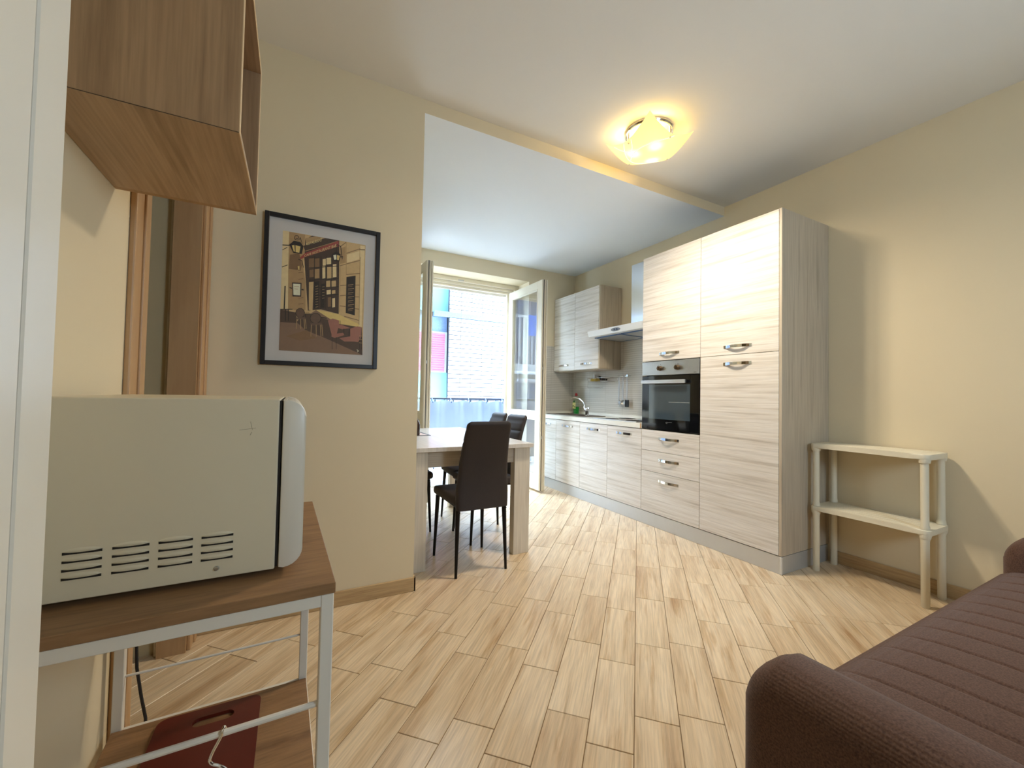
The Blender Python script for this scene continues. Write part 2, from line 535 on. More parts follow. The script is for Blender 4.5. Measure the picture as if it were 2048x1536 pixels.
def leaf(px, py, rz, flip, wid):
    """french door leaf, local: hinge at origin, runs along -y, thickness in x"""
    R = Matrix.Rotation(rz, 4, 'Z')
    T = Matrix.Translation((px, py, 0)) @ R
    def fin(b):
        for v in b.verts:
            v.co = T @ v.co
        return b
    Z0, Z1, TH = 0.025, 2.47, 0.056
    b = bmesh.new()
    bx((-TH, -0.095, Z0), (0, 0, Z1), 0.004, bm=b)
    bx((-TH, -wid, Z0), (0, -wid+0.095, Z1), 0.004, bm=b)
    bx((-TH, -wid+0.09, Z1-0.095), (0, -0.09, Z1), 0.004, bm=b)
    bx((-TH, -wid+0.09, 0.845), (0, -0.09, 0.925), 0.004, bm=b)
    bx((-TH, -wid+0.09, Z0), (0, -0.09, 0.19), 0.004, bm=b)
    lf = part('leaf', fin(b), PVC, win)
    # rebate profile on the closing edge
    b = bmesh.new()
    s = 1 if flip else -1
    bx((0.0 if s > 0 else -TH-0.016, -wid-0.012, Z0), (0.016 if s > 0 else -TH, -wid+0.06, Z1), 0.003, bm=b)
    bx((-TH*0.35, -wid-0.010, Z0), (-TH*0.15, -wid, Z1), 0.002, bm=b)
    bx((-TH*0.9, -wid-0.006, Z0), (-TH*0.7, -wid, Z1), 0.002, bm=b)
    part('rebate', fin(b), PVC, lf)
    part('gasket', fin(bx((-TH*0.62, -wid-0.003, Z0), (-TH*0.48, -wid+0.002, Z1))), GASKET, lf)
    for z0, z1 in ((0.925, Z1-0.095), (0.19, 0.845)):
        part('pane', fin(bx((-TH*0.62, -wid+0.09, z0), (-TH*0.38, -0.09, z1))), GLASS, lf)
        b = bmesh.new()
        for (ya, yb, za, zb) in ((-wid+0.093, -wid+0.107, z0, z1), (-0.107, -0.093, z0, z1), (-wid+0.107, -0.107, z0, z0+0.014), (-wid+0.107, -0.107, z1-0.014, z1)):
            bx((-TH-0.003, ya, za), (-TH*0.62, yb, zb), 0.002, bm=b)
        part('glazing_bead', fin(b), PVC, lf)
    for z in (0.62, 1.42):
        part('strike_plate', fin(bx((-TH*0.66, -wid-0.008, z), (-TH*0.44, -wid-0.002, z+0.03))), STEEL, lf)
    return lf
leaf(WX1-0.085, FY+0.005, math.radians(1.2), True, 0.80)
leaf(WX0+0.13, FY+0.005, math.radians(1.5), True, 0.78)

# ------------------------------------------------------------------ outside: balcony, own brickwork, neighbour house
BRICKR = mat('red_brick', lin(120, 76, 60), 0.85, var=0.15, scale=9)
BRICKW = mat('white_brick', lin(158, 154, 150), 0.85, var=0.08, scale=5)
MORT = mat('mortar', lin(64, 66, 74), 0.9)
b = bx((2.615, 4.87, -3.0), (6.0, 5.08, 8.6))  # carried up out of view to block sky light from the house opposite
bx((-4.0, 4.87, -3.0), (0.95, 5.08, 8.6), bm=b)
bx((0.95, 4.87, 2.60), (2.615, 5.08, 8.6), bm=b)
wx = struct('wall_exterior', b, MORT)
bme = to_mesh('brick', bx((-0.06, -0.055, -0.026), (0.06, 0.055, 0.026), 0.004), BRICKR)
for i in range(42):
    inst('brick', bme, (2.655+(0.012 if i % 2 else 0.0), 5.045, 0.03+i*0.064), wx)
struct('floor_balcony', bx((-1.2, 4.83, -0.2), (4.6, 6.08, -0.012)), mat('balcony_screed', lin(176, 172, 168), 0.7))
rail = thing('balcony_railing', 'metal balcony railing outside the french window', 'railing', (2.0, 6.03, -0.012))
RAILM = mat('railing_metal', lin(76, 84, 100), 0.5, 0.3)
part('top_rail', bx((-1.2, 6.01, 1.03), (4.6, 6.05, 1.06), 0.004), RAILM, rail)
part('bottom_rail', bx((-1.2, 6.015, 0.08), (4.6, 6.045, 0.105), 0.004), RAILM, rail)
bar = to_mesh('baluster', bx((-0.008, -0.008, -0.012), (0.008, 0.008, 1.03)), RAILM)
for i in range(40):
    inst('baluster', bar, (-1.15+i*0.145, 6.03, 0), rail)
# screen cloth tied to the railing, gathered in soft folds
SCR = mat('screen_cloth', lin(158, 166, 180), 0.9, var=0.05, scale=4)
def scr(u, v):
    x = -0.9+u*5.3
    fold = 0.018*math.sin(x*2*math.pi/0.29)*(0.4+0.6*v)
    return (x, 5.955+fold+0.006*math.sin(x*41), 0.10+v*0.91+0.012*math.cos(x*2*math.pi/0.29)*v)
sb = grid(scr, 260, 9)
g0 = bmesh.ops.solidify(sb, geom=sb.faces[:], thickness=0.003)
cloth = thing('balcony_screen', 'pale blue privacy cloth tied along the balcony railing', 'privacy screen', (2.0, 5.955, 0.1))
part('cloth', sb, SCR, cloth, True)
ring = to_mesh('tie_ring', tube([(0, -0.02, -0.02), (0, -0.02, 0.015), (0, 0.02, 0.05), (0, 0.06, 0.02), (0, 0.05, -0.02)], 0.006, 6), mat('tie_cord', lin(70, 84, 110), 0.7), True)
for i in range(18):
    inst('tie_ring', ring, (-0.85+i*0.29+0.0725, 5.955, 1.0), cloth)

# neighbour house, its pale brick bay straight ahead
nb = thing('neighbour_house', 'pale brick apartment house across the courtyard', 'building', (2.0, 8.4, -3.0))
PLAST = mat('teal_plaster', lin(104, 150, 148), 0.9, var=0.05)
BLUEG = mat('blue_grey_stone', lin(96, 114, 138), 0.9, var=0.3, scale=30)
part('wall', bx((2.78, 8.02, -3.0), (5.4, 9.5, 3.9)), MORT, nb)
part('wall', bx((-6.0, 8.15, -3.0), (2.78, 9.5, 3.9)), mat('grey_plaster', lin(120, 124, 130), 0.9, var=0.05), nb)
hb = to_mesh('brick', bx((-0.235, -0.02, -0.0385), (0.235, 0.025, 0.0385), 0.004), BRICKW)
hb2 = to_mesh('brick', bx((-0.1175, -0.02, -0.0385), (0.1175, 0.025, 0.0385), 0.004), BRICKW)
for r in range(33):
    z = 0.95+r*0.0885
    if 2.66 < z < 2.80:
        continue
    if r % 2:
        inst('brick', hb2, (2.7825+0.1175, 8.0, z), nb)
    for c in range(4):
        inst('brick', hb, (2.7825+0.235+c*0.48+(0.245 if r % 2 else 0.0), 8.0, z), nb)
part('stone_band', bx((2.45, 7.975, 2.68), (5.4, 8.05, 2.785), 0.005), BLUEG, nb)
part('plaster_panel', bx((1.6, 8.08, 2.785), (2.775, 8.16, 3.9)), PLAST, nb)
part('stone_panel', bx((1.6, 8.08, 2.375), (2.755, 8.16, 2.68)), BLUEG, nb)
part('plaster_panel', bx((1.6, 8.08, 0.6), (2.775, 8.16, 1.55)), PLAST, nb)
wn = part('window', bx((1.7, 8.06, 1.55), (2.755, 8.16, 2.375)), mat('window_surround', lin(150, 152, 158), 0.7), nb)
REDB = mat('red_roller_blind', lin(166, 74, 98), 0.7, var=0.05)
sl = to_mesh('blind_slat', bx((-0.46, -0.012, -0.021), (0.46, 0.012, 0.021), 0.005), REDB)
for i in range(17):
    inst('blind_slat', sl, (2.245, 8.05, 1.585+i*0.046), wn)
# balconies further left on the same house: they show mirrored in the open door pane
BARW = mat('balcony_bars', lin(150, 152, 156), 0.6)
for z0 in (-0.6, 1.75):
    bal = part('balcony', bx((-2.6, 7.2, z0-0.15), (1.4, 8.15, z0), 0.01), BARW, nb)
    b = bx((-2.6, 7.2, z0+0.95), (1.4, 7.24, z0+1.0))
    for i in range(40):
        bx((-2.58+i*0.1, 7.21, z0), (-2.56+i*0.1, 7.23, z0+0.95), bm=b)
    part('balcony_rail', b, BARW, bal)
    w = part('window', bx((-0.6, 8.1, z0), (0.9, 8.16, z0+2.1)), bpy.data.materials['window_surround'], nb)
    for xx in (-0.52, 0.2):
        part('pane', bx((xx, 8.08, z0+0.08), (xx+0.62, 8.11, z0+2.0)), mat('dim_window', lin(70, 84, 108), 0.2), w)
tw = part('awning', bx((-0.9, 7.35, 3.78), (1.2, 8.15, 3.83)), mat('awning_red', lin(170, 50, 40), 0.8), nb)
def towel(name, x0, x1, y, z0, z1, col, label):
    single(name, bx((x0, y, z0), (x1, y+0.012, z1), 0.004), mat(name+'_cloth', col, 0.9), label, 'laundry')
towel('hanging_sheet', 0.0, 0.62, 7.17, -0.5, 0.41, lin(170, 172, 178), 'white sheet drying over the lower neighbour balcony rail')
towel('hanging_towel', 0.52, 0.76, 7.17, 2.34, 2.76, lin(30, 90, 170), 'blue towel drying over the upper neighbour balcony rail')

# ------------------------------------------------------------------ fitted kitchen along the right wall
KX = 2.789                     # plane of the door fronts
Y0, Y1, Y2 = 1.532, 2.138, 2.740
YB = [2.740, 3.198, 3.645, 4.105, 4.545]
ZP, ZD, ZWB, ZW, ZT, ZSP = 0.117, 0.838, 0.842, 0.886, 2.381, 1.440
DT = 0.020

def handle_mesh():
    prof = [(-0.105, 0.003), (-0.088, 0.004), (-0.07, 0.011), (-0.045, 0.019), (-0.015, 0.024), (0.015, 0.024), (0.045, 0.019), (0.07, 0.011), (0.088, 0.004), (0.105, 0.003)]
    b = bmesh.new()
    rows = []
    for y, d in prof:
        hh = 0.0105
        rows.append([b.verts.new((-d, y, -hh)), b.verts.new((-d, y, hh)), b.verts.new((-d+0.003, y, hh)), b.verts.new((-d+0.003, y, -hh))])
    for A, B in zip(rows[:-1], rows[1:]):
        for k in range(4):
            b.faces.new((A[k], A[(k+1) % 4], B[(k+1) % 4], B[k]))
    b.faces.new(rows[0][::-1]); b.faces.new(rows[-1])
    return to_mesh('handle', b, CHROME)
HND = handle_mesh()
def front(name, y0, y1, z0, z1, parent, hz=None, hy=None, x=KX, m=None):
    g = 0.0016
    d = part(name, bx((x, y0+g, z0+g), (x+DT, y1-g, z1-g), 0.0012), m or LAMI, parent)
    if hz is not None:
        inst('handle', HND, (x, hy if hy is not None else (y0+y1)/2, hz), d)
    return d
DARK = mat('cabinet_shadow_gap', lin(84, 76, 66), 0.8)
# tall fridge cabinet
t = thing('tall_cabinet', 'tallest pale ash cabinet at the near end, hiding the fridge', 'cabinet', ((KX+XR)/2, (Y0+Y1)/2, ZP))
b = bx((KX+DT+0.001, Y0+0.019, ZP), (XR-0.002, Y1-0.0005, ZT))
part('body', b, DARK, t)
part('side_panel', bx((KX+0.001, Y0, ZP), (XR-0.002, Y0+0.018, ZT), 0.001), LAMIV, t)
front('door', Y0+0.018, Y1, ZSP, ZT, t, 1.500, 1.835)
front('door', Y0+0.018, Y1, ZP, ZSP, t, 1.376, 1.837)
# oven tower
t = thing('oven_cabinet', 'tall pale ash cabinet housing the oven above three drawers', 'cabinet', ((KX+XR)/2, (Y1+Y2)/2, ZP))
b = bx((KX+DT+0.001, Y1+0.0005, ZP), (XR-0.002, Y2-0.019, 0.84))
bx((KX+DT+0.001, Y1+0.0005, 1.436), (XR-0.002, Y2-0.019, ZT), bm=b)
bx((XR-0.03, Y1+0.0005, 0.84), (XR-0.002, Y2-0.019, 1.436), bm=b)
part('body', b, DARK, t)
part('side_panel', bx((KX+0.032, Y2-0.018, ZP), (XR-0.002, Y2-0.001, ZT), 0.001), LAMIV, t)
front('door', Y1, Y2, ZSP, ZT, t, 1.499, 2.440)
front('drawer', Y1, Y2, 0.655, 0.838, t, 0.770, 2.436)
front('drawer', Y1, Y2, 0.474, 0.655, t, 0.586, 2.436)
front('drawer', Y1, Y2, ZP, 0.474, t, 0.407, 2.437)
# built-in oven
ov = thing('built_in_oven', 'black glass built-in oven with steel control panel', 'oven', (KX+0.25, (Y1+Y2)/2, 0.842))
OY0, OY1 = Y1+0.004, Y2-0.006
part('body', bx((KX+0.03, OY0+0.02, 0.846), (XR-0.04, OY1-0.025, 1.430)), BLACK, ov)
part('control_panel', bx((KX-0.006, OY0, 1.316), (KX+0.03, OY1, 1.434), 0.002), STEEL, ov)
for ky in (2.525, 2.344):
    k = part('knob', lathe([(0.0, -0.03), (0.016, -0.03), (0.018, -0.027), (0.018, -0.012), (0.021, -0.008), (0.021, -0.0)], (KX-0.006, ky, 1.372), 18, axis='x'), BRONZE, ov, True)
    part('knob_grip', bx((KX-0.042, ky-0.005, 1.354), (KX-0.034, ky+0.005, 1.390), 0.002), BRONZE, k)
    part('knob_mark', bx((KX-0.0066, ky+0.022, 1.398), (KX-0.0058, ky+0.027, 1.403)), BLACK, ov)
    part('knob_mark', bx((KX-0.0066, ky-0.004, 1.402), (KX-0.0058, ky+0.001, 1.407)), BLACK, ov)
part('panel_print', bx((KX-0.0066, OY0+0.025, 1.326), (KX-0.0058, OY0+0.05, 1.329)), BLACK, ov)
# door: black glass frame round a see-through window
WYA, WYB, WZA, WZB = 2.226, 2.653, 0.937, 1.232
b = bx((KX-0.004, OY0, 0.846), (KX+0.028, WYA, 1.309), 0.002)
bx((KX-0.004, WYB, 0.846), (KX+0.028, OY1, 1.309), 0.002, bm=b)
bx((KX-0.004, WYA, 0.846), (KX+0.028, WYB, WZA), 0.0, bm=b)
bx((KX-0.004, WYA, WZB), (KX+0.028, WYB, 1.309), 0.0, bm=b)
od = part('oven_door', b, BLACKG, ov)
part('window_pane', bx((KX-0.0035, WYA, WZA), (KX+0.004, WYB, WZB)), mat('oven_window_glass', lin(60, 74, 84), 0.08, var=0.0, spec=0.9), od)
part('oven_rack_line', bx((KX-0.0042, WYA+0.005, 1.082), (KX-0.0036, WYA+0.21, 1.086)), STEEL, od)
h = part('handle', bx((KX-0.045, 2.245, 1.243), (KX-0.030, 2.712, 1.272), 0.003), mat('satin_aluminium', lin(216, 218, 222), 0.3, 0.9), od)
for hy in (2.27, 2.69):
    part('handle_post', bx((KX-0.032, hy-0.012, 1.246), (KX-0.003, hy+0.012, 1.268), 0.002), BLACK, h)
# maker's mark: a small curl and a dash
b = tube([(KX-0.0045, 2.452-0.012*math.cos(a), 0.910+0.006*math.sin(a)) for a in [i*0.5 for i in range(11)]], 0.0011, 5)
tube([(KX-0.0045, 2.437, 0.914), (KX-0.0045, 2.402, 0.9155)], 0.0009, 5, bm=b)
part('emblem', b, STEEL, od)

# base units, each with one door
names = [('pale ash base cabinet beside the drawers, first from the oven', 2.963), ('pale ash base cabinet in second place from the oven', 3.417),
         ('pale ash base cabinet in third place from the oven', 3.877), ('pale ash base cabinet in the window corner, furthest from the oven', 4.32)]
for i in range(4):
    ya, yb = YB[i], YB[i+1]
    t = thing('base_cabinet', names[i][0], 'cabinet', ((KX+XR)/2, (ya+yb)/2, ZP), group='base cabinets under the worktop')
    b = bx((KX+DT+0.001, ya+0.001, ZP), (XR-0.002, ya+0.019, ZWB-0.002))
    bx((KX+DT+0.001, yb-0.019, ZP), (XR-0.002, yb-0.001, ZWB-0.002), bm=b)
    bx((KX+DT+0.001, ya+0.019, ZP), (XR-0.002, yb-0.019, ZP+0.018), bm=b)
    bx((XR-0.02, ya+0.019, ZP+0.018), (XR-0.002, yb-0.019, ZWB-0.002), bm=b)
    part('body', b, DARK, t)
    front('door', ya, yb, ZP, ZD, t, 0.776, names[i][1])
# plinth: silver strip with a corner post
t = thing('plinth', 'silver plinth strip running under the kitchen cabinets', 'plinth', (KX, 3.0, 0))
part('strip', bx((KX+0.004, Y0+0.014, 0.001), (KX+0.018, 3.664, ZP-0.004)), STEELL, t)
part('strip', bx((KX+0.007, 3.666, 0.001), (KX+0.021, YF-0.003, ZP-0.004)), STEELL, t)
part('side_strip', bx((KX+0.016, Y0+0.002, 0.001), (XR-0.014, Y0+0.016, ZP-0.004)), STEELL, t)
part('corner_post', bx((KX, Y0-0.001, 0.001), (KX+0.016, Y0+0.014, ZP-0.004), 0.003), mat('plinth_corner', lin(220, 222, 222), 0.35, 0.4), t)

# worktop with sink cut-out and upstand
WTOP = mat('white_worktop', lin(236, 233, 224), 0.25, var=0.02)
SK = (2.915, 3.76, 3.215, 4.46)          # sink hole x0 y0 x1 y1
t = thing('worktop', 'cream white worktop running over the base cabinets', 'worktop', (3.07, 3.65, ZWB))
b = bx((KX-0.006, Y2+0.001, ZWB), (SK[0], YF-0.002, ZW), 0.0)
bx((SK[2], Y2+0.001, ZWB), (XR-0.002, YF-0.002, ZW), bm=b)
bx((SK[0], Y2+0.001, ZWB), (SK[2], SK[1], ZW), bm=b)
bx((SK[0], SK[3], ZWB), (SK[2], YF-0.002, ZW), bm=b)
part('slab', b, WTOP, t)
part('upstand', bx((XR-0.02, Y2+0.001, ZW), (XR-0.002, YF-0.002, ZW+0.030), 0.003), WTOP, t)
part('upstand', bx((KX+0.01, YF-0.02, ZW), (XR-0.021, YF-0.002, ZW+0.030), 0.003), WTOP, t)
part('edge_cap', bx((KX-0.0075, Y2+0.0012, ZWB), (KX-0.006, Y2+0.014, ZW)), mat('worktop_end', lin(190, 150, 100), 0.5), t)
# wall tiles behind the worktop
SPL = brickmat('splashback_tile', lin(206, 200, 190), lin(198, 192, 181), lin(176, 168, 156), 0.30, 0.024, 0.0022, 0.35, 'yz')
SPL2 = brickmat('splashback_tile_far', lin(206, 200, 190), lin(198, 192, 181), lin(176, 168, 156), 0.30, 0.024, 0.0022, 0.35, 'xz')
sp = struct('wall_splashback', bx((XR-0.008, Y2+0.002, ZW+0.03), (XR-0.001, YF-0.001, 1.772)), SPL)
struct('wall_splashback_far', bx((WX1+0.20, YF-0.008, ZW+0.03), (XR-0.009, YF-0.001, 1.772)), SPL2)

# sink, tap
SINKM = mat('taupe_composite', lin(112, 102, 92), 0.35, var=0.12, scale=60)
t = thing('sink', 'taupe composite sink with drainer let into the worktop', 'sink', (3.065, 4.11, ZW))
b = bmesh.new()
x0, y0, x1, y1 = SK
for (a0, c0, a1, c1) in ((x0-0.02, y0-0.02, x1+0.02, y0+0.02), (x0-0.02, y1-0.02, x1+0.02, y1+0.02), (x0-0.02, y0+0.02, x0+0.015, y1-0.02), (x1-0.015, y0+0.02, x1+0.02, y1-0.02), (x0+0.015, 4.10, x1-0.015, 4.14)):
    bx((a0, c0, ZW+0.0005), (a1, c1, ZW+0.008), 0.003, bm=b)
part('rim', b, SINKM, t)
b = bmesh.new()
for (c0, c1, zb) in ((y0+0.02, 4.10, ZW-0.012), (4.14, y1-0.02, ZW-0.155)):
    xa, xb = x0+0.015, x1-0.015
    bx((xa, c0, zb-0.006), (xb, c1, zb), bm=b)
    for (p0, p1, q0, q1) in ((xa-0.005, xa, c0, c1), (xb, xb+0.005, c0, c1), (xa, xb, c0-0.005, c0), (xa, xb, c1, c1+0.005)):
        bx((p0, q0, zb), (p1, q1, ZW+0.002), bm=b)
part('bowl', b, SINKM, t)
part('drain', lathe([(0, 0.003), (0.03, 0.003), (0.04, 0.001), (0.04, 0)], (3.065, 4.29, ZW-0.155), 18), CHROME, t, True)
for i in range(6):
    part('drainer_rib', bx((x0+0.04+i*0.04, y0+0.04, ZW-0.012), (x0+0.052+i*0.04, 4.08, ZW-0.007), 0.002), SINKM, t)
tp = thing('kitchen_tap', 'chrome mixer tap with arched spout over the sink', 'tap', (3.245, 3.96, ZW))
TX, TY = 3.075, 3.885
tp.location = (TX, TY, ZW+0.0)
part('body', lathe([(0.026, 0), (0.026, 0.006), (0.021, 0.012), (0.020, 0.055), (0.023, 0.06), (0.023, 0.085), (0.016, 0.095), (0, 0.097)], (TX, TY, ZW), 18), CHROME, tp, True)
sp_pts = [(TX, TY+0.015, ZW+0.06), (TX, TY+0.05, ZW+0.10)]
for i in range(1, 11):
    a = i/10*1.9
    sp_pts.append((TX+0.01, TY+0.05+0.20*(1-math.cos(a))*0.98, ZW+0.10+0.112*math.sin(a)))
part('spout', tube(sp_pts, [0.013]*2+[0.0115]*8+[0.012, 0.012], 12), CHROME, tp, True)
part('lever', tube([(TX, TY-0.012, ZW+0.082), (TX-0.03, TY-0.045, ZW+0.095), (TX-0.045, TY-0.075, ZW+0.098)], [0.008, 0.007, 0.006], 10), CHROME, tp, True)
# hob
t = thing('hob', 'dark glass hob set in the worktop beside the oven', 'hob', (3.06, 3.16, ZW))
hg = part('glass_plate', bx((2.84, 2.86, ZW+0.0005), (3.28, 3.47, ZW+0.007), 0.002), mat('hob_glass', lin(40, 40, 44), 0.12, spec=0.6), t)
for (hx, hy, r) in ((2.955, 3.0, 0.085), (2.955, 3.32, 0.07), (3.165, 3.0, 0.07), (3.165, 3.32, 0.09)):
    part('cooking_zone', lathe([(r, 0.0), (r, 0.0008), (r-0.004, 0.0008), (r-0.004, 0.0)], (hx, hy, ZW+0.007), 28), mat('zone_print', lin(120, 118, 116), 0.4) if 'zone_print' not in bpy.data.materials else bpy.data.materials['zone_print'], hg)
part('trim', bx((2.832, 2.855, ZW+0.0004), (2.840, 3.475, ZW+0.007)), STEEL, t)

# wall unit with two doors
WUX = 3.040
t = thing('wall_cabinet', 'pale ash wall cabinet with two doors above the sink', 'cabinet', (3.2, 4.09, 1.438))
part('body', bx((WUX+DT+0.001, 3.637+0.018, 1.438), (XR-0.009, 4.548, 2.391)), DARK, t)
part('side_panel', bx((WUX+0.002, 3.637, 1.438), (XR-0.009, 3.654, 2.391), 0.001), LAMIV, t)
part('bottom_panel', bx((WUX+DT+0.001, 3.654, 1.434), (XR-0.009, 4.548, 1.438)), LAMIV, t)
front('door', 3.655, 4.100, 1.438, 2.391, t, 1.505, 3.873, WUX)
front('door', 4.100, 4.548, 1.438, 2.391, t, 1.505, 4.329, WUX)
# extractor hood
t = thing('extractor_hood', 'white slim extractor hood with steel chimney above the hob', 'hood', (3.1, 3.19, 1.745))
HY0, HY1 = 2.748, 3.632
HW = mat('hood_white', lin(228, 230, 230), 0.3, 0.0, var=0.01)
b = bmesh.new()
cs = [(2.862, 1.836), (XR-0.009, 1.836), (XR-0.009, 1.762), (2.905, 1.772), (2.884, 1.776)]
prism(cs, 'y', HY0, HY1, bm=b)
part('canopy', b, HW, t)
part('chimney', bx((3.20, 3.068, 1.836), (XR-0.002, 3.312, 2.545), 0.002), mat('chimney_steel', lin(210, 214, 218), 0.22, 1.0, var=0.02), t)
for (fa, fb) in ((2.80, 3.17), (3.21, 3.58)):
    f = part('filter', prism([(2.95, 1.7695), (3.30, 1.7625), (3.30, 1.7565), (2.95, 1.7635)], 'y', fa, fb), mat('filter_mesh', lin(186, 188, 190), 0.4, 0.7) if 'filter_mesh' not in bpy.data.materials else bpy.data.materials['filter_mesh'], t)
    bfr = bmesh.new()
    for (p, q, e0, e1) in ((fa-0.012, fa, 2.94, 3.31), (fb, fb+0.012, 2.94, 3.31)):
        prism([(e0, 1.7695), (e1, 1.7622), (e1, 1.755), (e0, 1.762)], 'y', p, q, bm=bfr)
    bx((2.935, fa-0.012, 1.7600), (2.95, fb+0.012, 1.7705), bm=bfr)
    bx((3.30, fa-0.012, 1.7540), (3.315, fb+0.012, 1.7625), bm=bfr)
    part('filter_frame', bfr, mat('filter_frame', lin(70, 96, 130), 0.5) if 'filter_frame' not in bpy.data.materials else bpy.data.materials['filter_frame'], f)
cpan = bmesh.new()
fx = lambda z: 2.862+(1.836-z)/(1.836-1.776)*0.022
b = bmesh.new()
ringv = []
for k in range(20):
    a = 2*math.pi*k/20
    z = 1.806+0.017*math.sin(a); yy = 3.19+0.068*math.cos(a)
    ringv.append((yy, z))
A = [b.verts.new((fx(z)-0.003, y, z)) for y, z in ringv]; B = [b.verts.new((fx(z)+0.002, y, z)) for y, z in ringv]
for k in range(20):
    b.faces.new((A[k], A[(k+1) % 20], B[(k+1) % 20], B[k]))
b.faces.new(A[::-1])
cp = part('control_oval', b, mat('hood_control', lin(120, 122, 126), 0.4, 0.4), t)
for dy in (-0.02, 0.015):
    part('button', bx((fx(1.806)-0.008, 3.19+dy-0.010, 1.797), (fx(1.806), 3.19+dy+0.010, 1.816), 0.002), mat('hood_button', lin(40, 52, 80), 0.4) if 'hood_button' not in bpy.data.materials else bpy.data.materials['hood_button'], cp)

# rail rack with basket on the tiles
RX = XR-0.035
rk = thing('wire_rack', 'chrome wire rack with basket fixed to the tiled wall', 'rack', (RX, 3.8, 1.24))
part('rail', tube([(RX, 3.47, 1.36), (RX, 3.66, 1.36)], 0.005, 8), CHROME, rk, True)
part('rail_knob', lathe([(0, -0.02), (0.012, -0.02), (0.016, -0.01), (0.014, 0.0), (0.008, 0.004), (0.008, 0.036)], (XR-0.045, 3.475, 1.362), 14, axis='x'), CHROME, rk, True)
b = bmesh.new()
for z, d in ((1.348, 0.10), (1.305, 0.09)):
    tube([(XR-0.012, 3.66, z), (XR-d, 3.78, z), (XR-d, 4.13, z), (XR-0.012, 4.13, z), (XR-0.012, 3.66, z)], 0.0028, 6, bm=b)
for y in (3.66,):
    tube([(RX, y, 1.36), (XR-0.012, y+0.02, 1.30)], 0.0028, 6, bm=b)
for i in range(6):
    y = 3.80+i*0.066
    tube([(XR-0.10, y, 1.348), (XR-0.09, y, 1.305), (XR-0.012, y, 1.305)], 0.002, 6, bm=b)
part('basket', b, CHROME, rk, True)
b = tube([(XR-0.09, 4.13, 1.305), (XR-0.09, 4.135, 1.228), (XR-0.09, 3.86, 1.228), (XR-0.09, 3.84, 1.24)], 0.0032, 8)
part('roll_holder', b, CHROME, rk, True)
# things in the basket
single('scouring_sponge', bx((XR-0.085, 3.985, 1.309), (XR-0.02, 4.095, 1.342), 0.006, 2), mat('sponge_yellow', lin(190, 160, 70), 0.95, bump=0.4), 'yellow scouring sponge lying in the wire rack basket', 'sponge')
single('dish_brush', tube([(XR-0.06, 3.82, 1.325), (XR-0.055, 3.93, 1.332), (XR-0.05, 3.96, 1.36)], [0.012, 0.012, 0.016], 10), BLACK, 'black handled brush lying in the wire rack basket', 'brush', smooth=True)
single('steel_cup', lathe([(0, 0), (0.02, 0), (0.022, 0.05), (0.02, 0.05), (0.018, 0.004), (0, 0.004)], (XR-0.055, 4.045, 1.343), 14), STEEL, 'small steel cup standing on the sponge in the rack', 'cup', smooth=True)
# hanging utensils
def utensil(y, kind, label, dx):
    u = thing('hanging_utensil', label, 'utensil', (XR-0.05-dx, y, 1.02), group='utensils hanging on the rack')
    x = XR-0.045-dx
    part('handle', bx((x-0.0025, y-0.007, 1.085), (x+0.0025, y+0.007, 1.30), 0.002), STEEL, u)
    part('hook', tube([(x-0.001, y, 1.295), (x-0.001, y, 1.358), (x+0.003, y, 1.3685), (x+0.010, y, 1.372), (x+0.017, y, 1.3685), (x+0.020, y, 1.360)], 0.0028, 6), CHROME, u, True)
    if kind == 'spaghetti':
        hd = part('head', lathe([(0, 0), (0.022, 0.002), (0.030, 0.018), (0.026, 0.018), (0, 0.006)], (x+0.004, y, 1.052), 16, axis='x'), STEEL, u, True)
        for i in range(9):
            a = math.pi*(0.65+i*0.155)
            part('tine', tube([(x-0.004, y+0.026*math.cos(a), 1.052+0.028*math.sin(a)), (x-0.012, y+0.032*math.cos(a), 1.052+0.042*math.sin(a))], 0.0028, 6), STEEL, hd, True)
    elif kind == 'ladle':
        part('head', lathe([(0, 0.028), (0.02, 0.024), (0.034, 0.0), (0.031, 0.0), (0.018, 0.02), (0, 0.024)], (x, y, 1.058), 16, axis='x'), STEEL, u, True)
    else:
        part('head', bx((x-0.0015, y-0.03, 1.01), (x+0.0015, y+0.03, 1.09), 0.004), BLACK, u)
utensil(3.622, 'spaghetti', 'steel spaghetti server hanging on the rack, nearest the sink', 0.0)
utensil(3.556, 'ladle', 'steel ladle hanging between the server and the turner', 0.0)
utensil(3.492, 'turner', 'black bladed turner hanging on the rack, nearest the hood', 0.0)
# washing-up liquid
wb = thing('detergent_bottle', 'clear bottle of green washing-up liquid with red cap by the tap', 'bottle', (3.235, 4.40, ZW))
BX, BY = 3.285, 4.38
wb.location = (BX, BY, ZW+0.001)
def ob(prof, sx, sy, m, nm, sm=True):
    b = lathe(prof, (0, 0, 0), 20)
    for v in b.verts:
        v.co = (BX+v.co.x*sx, BY+v.co.y*sy, ZW+0.001+v.co.z)
    return part(nm, b, m, wb, sm)
ob([(0.045, 0.0), (0.047, 0.01), (0.047, 0.095), (0, 0.095)], 0.62, 1.0, mat('green_liquid', lin(20, 150, 60), 0.15, spec=0.6), 'liquid')
ob([(0.048, 0.0), (0.049, 0.10), (0.042, 0.16), (0.028, 0.20), (0.016, 0.225), (0.013, 0.24)], 0.64, 1.0, glass('clear_plastic', (0.86, 0.95, 0.88, 1), 0.05), 'bottle_shell')
ob([(0.014, 0.236), (0.017, 0.238), (0.016, 0.262), (0.010, 0.272), (0, 0.273)], 1.0, 1.0, mat('red_cap', lin(170, 30, 36), 0.4), 'cap')
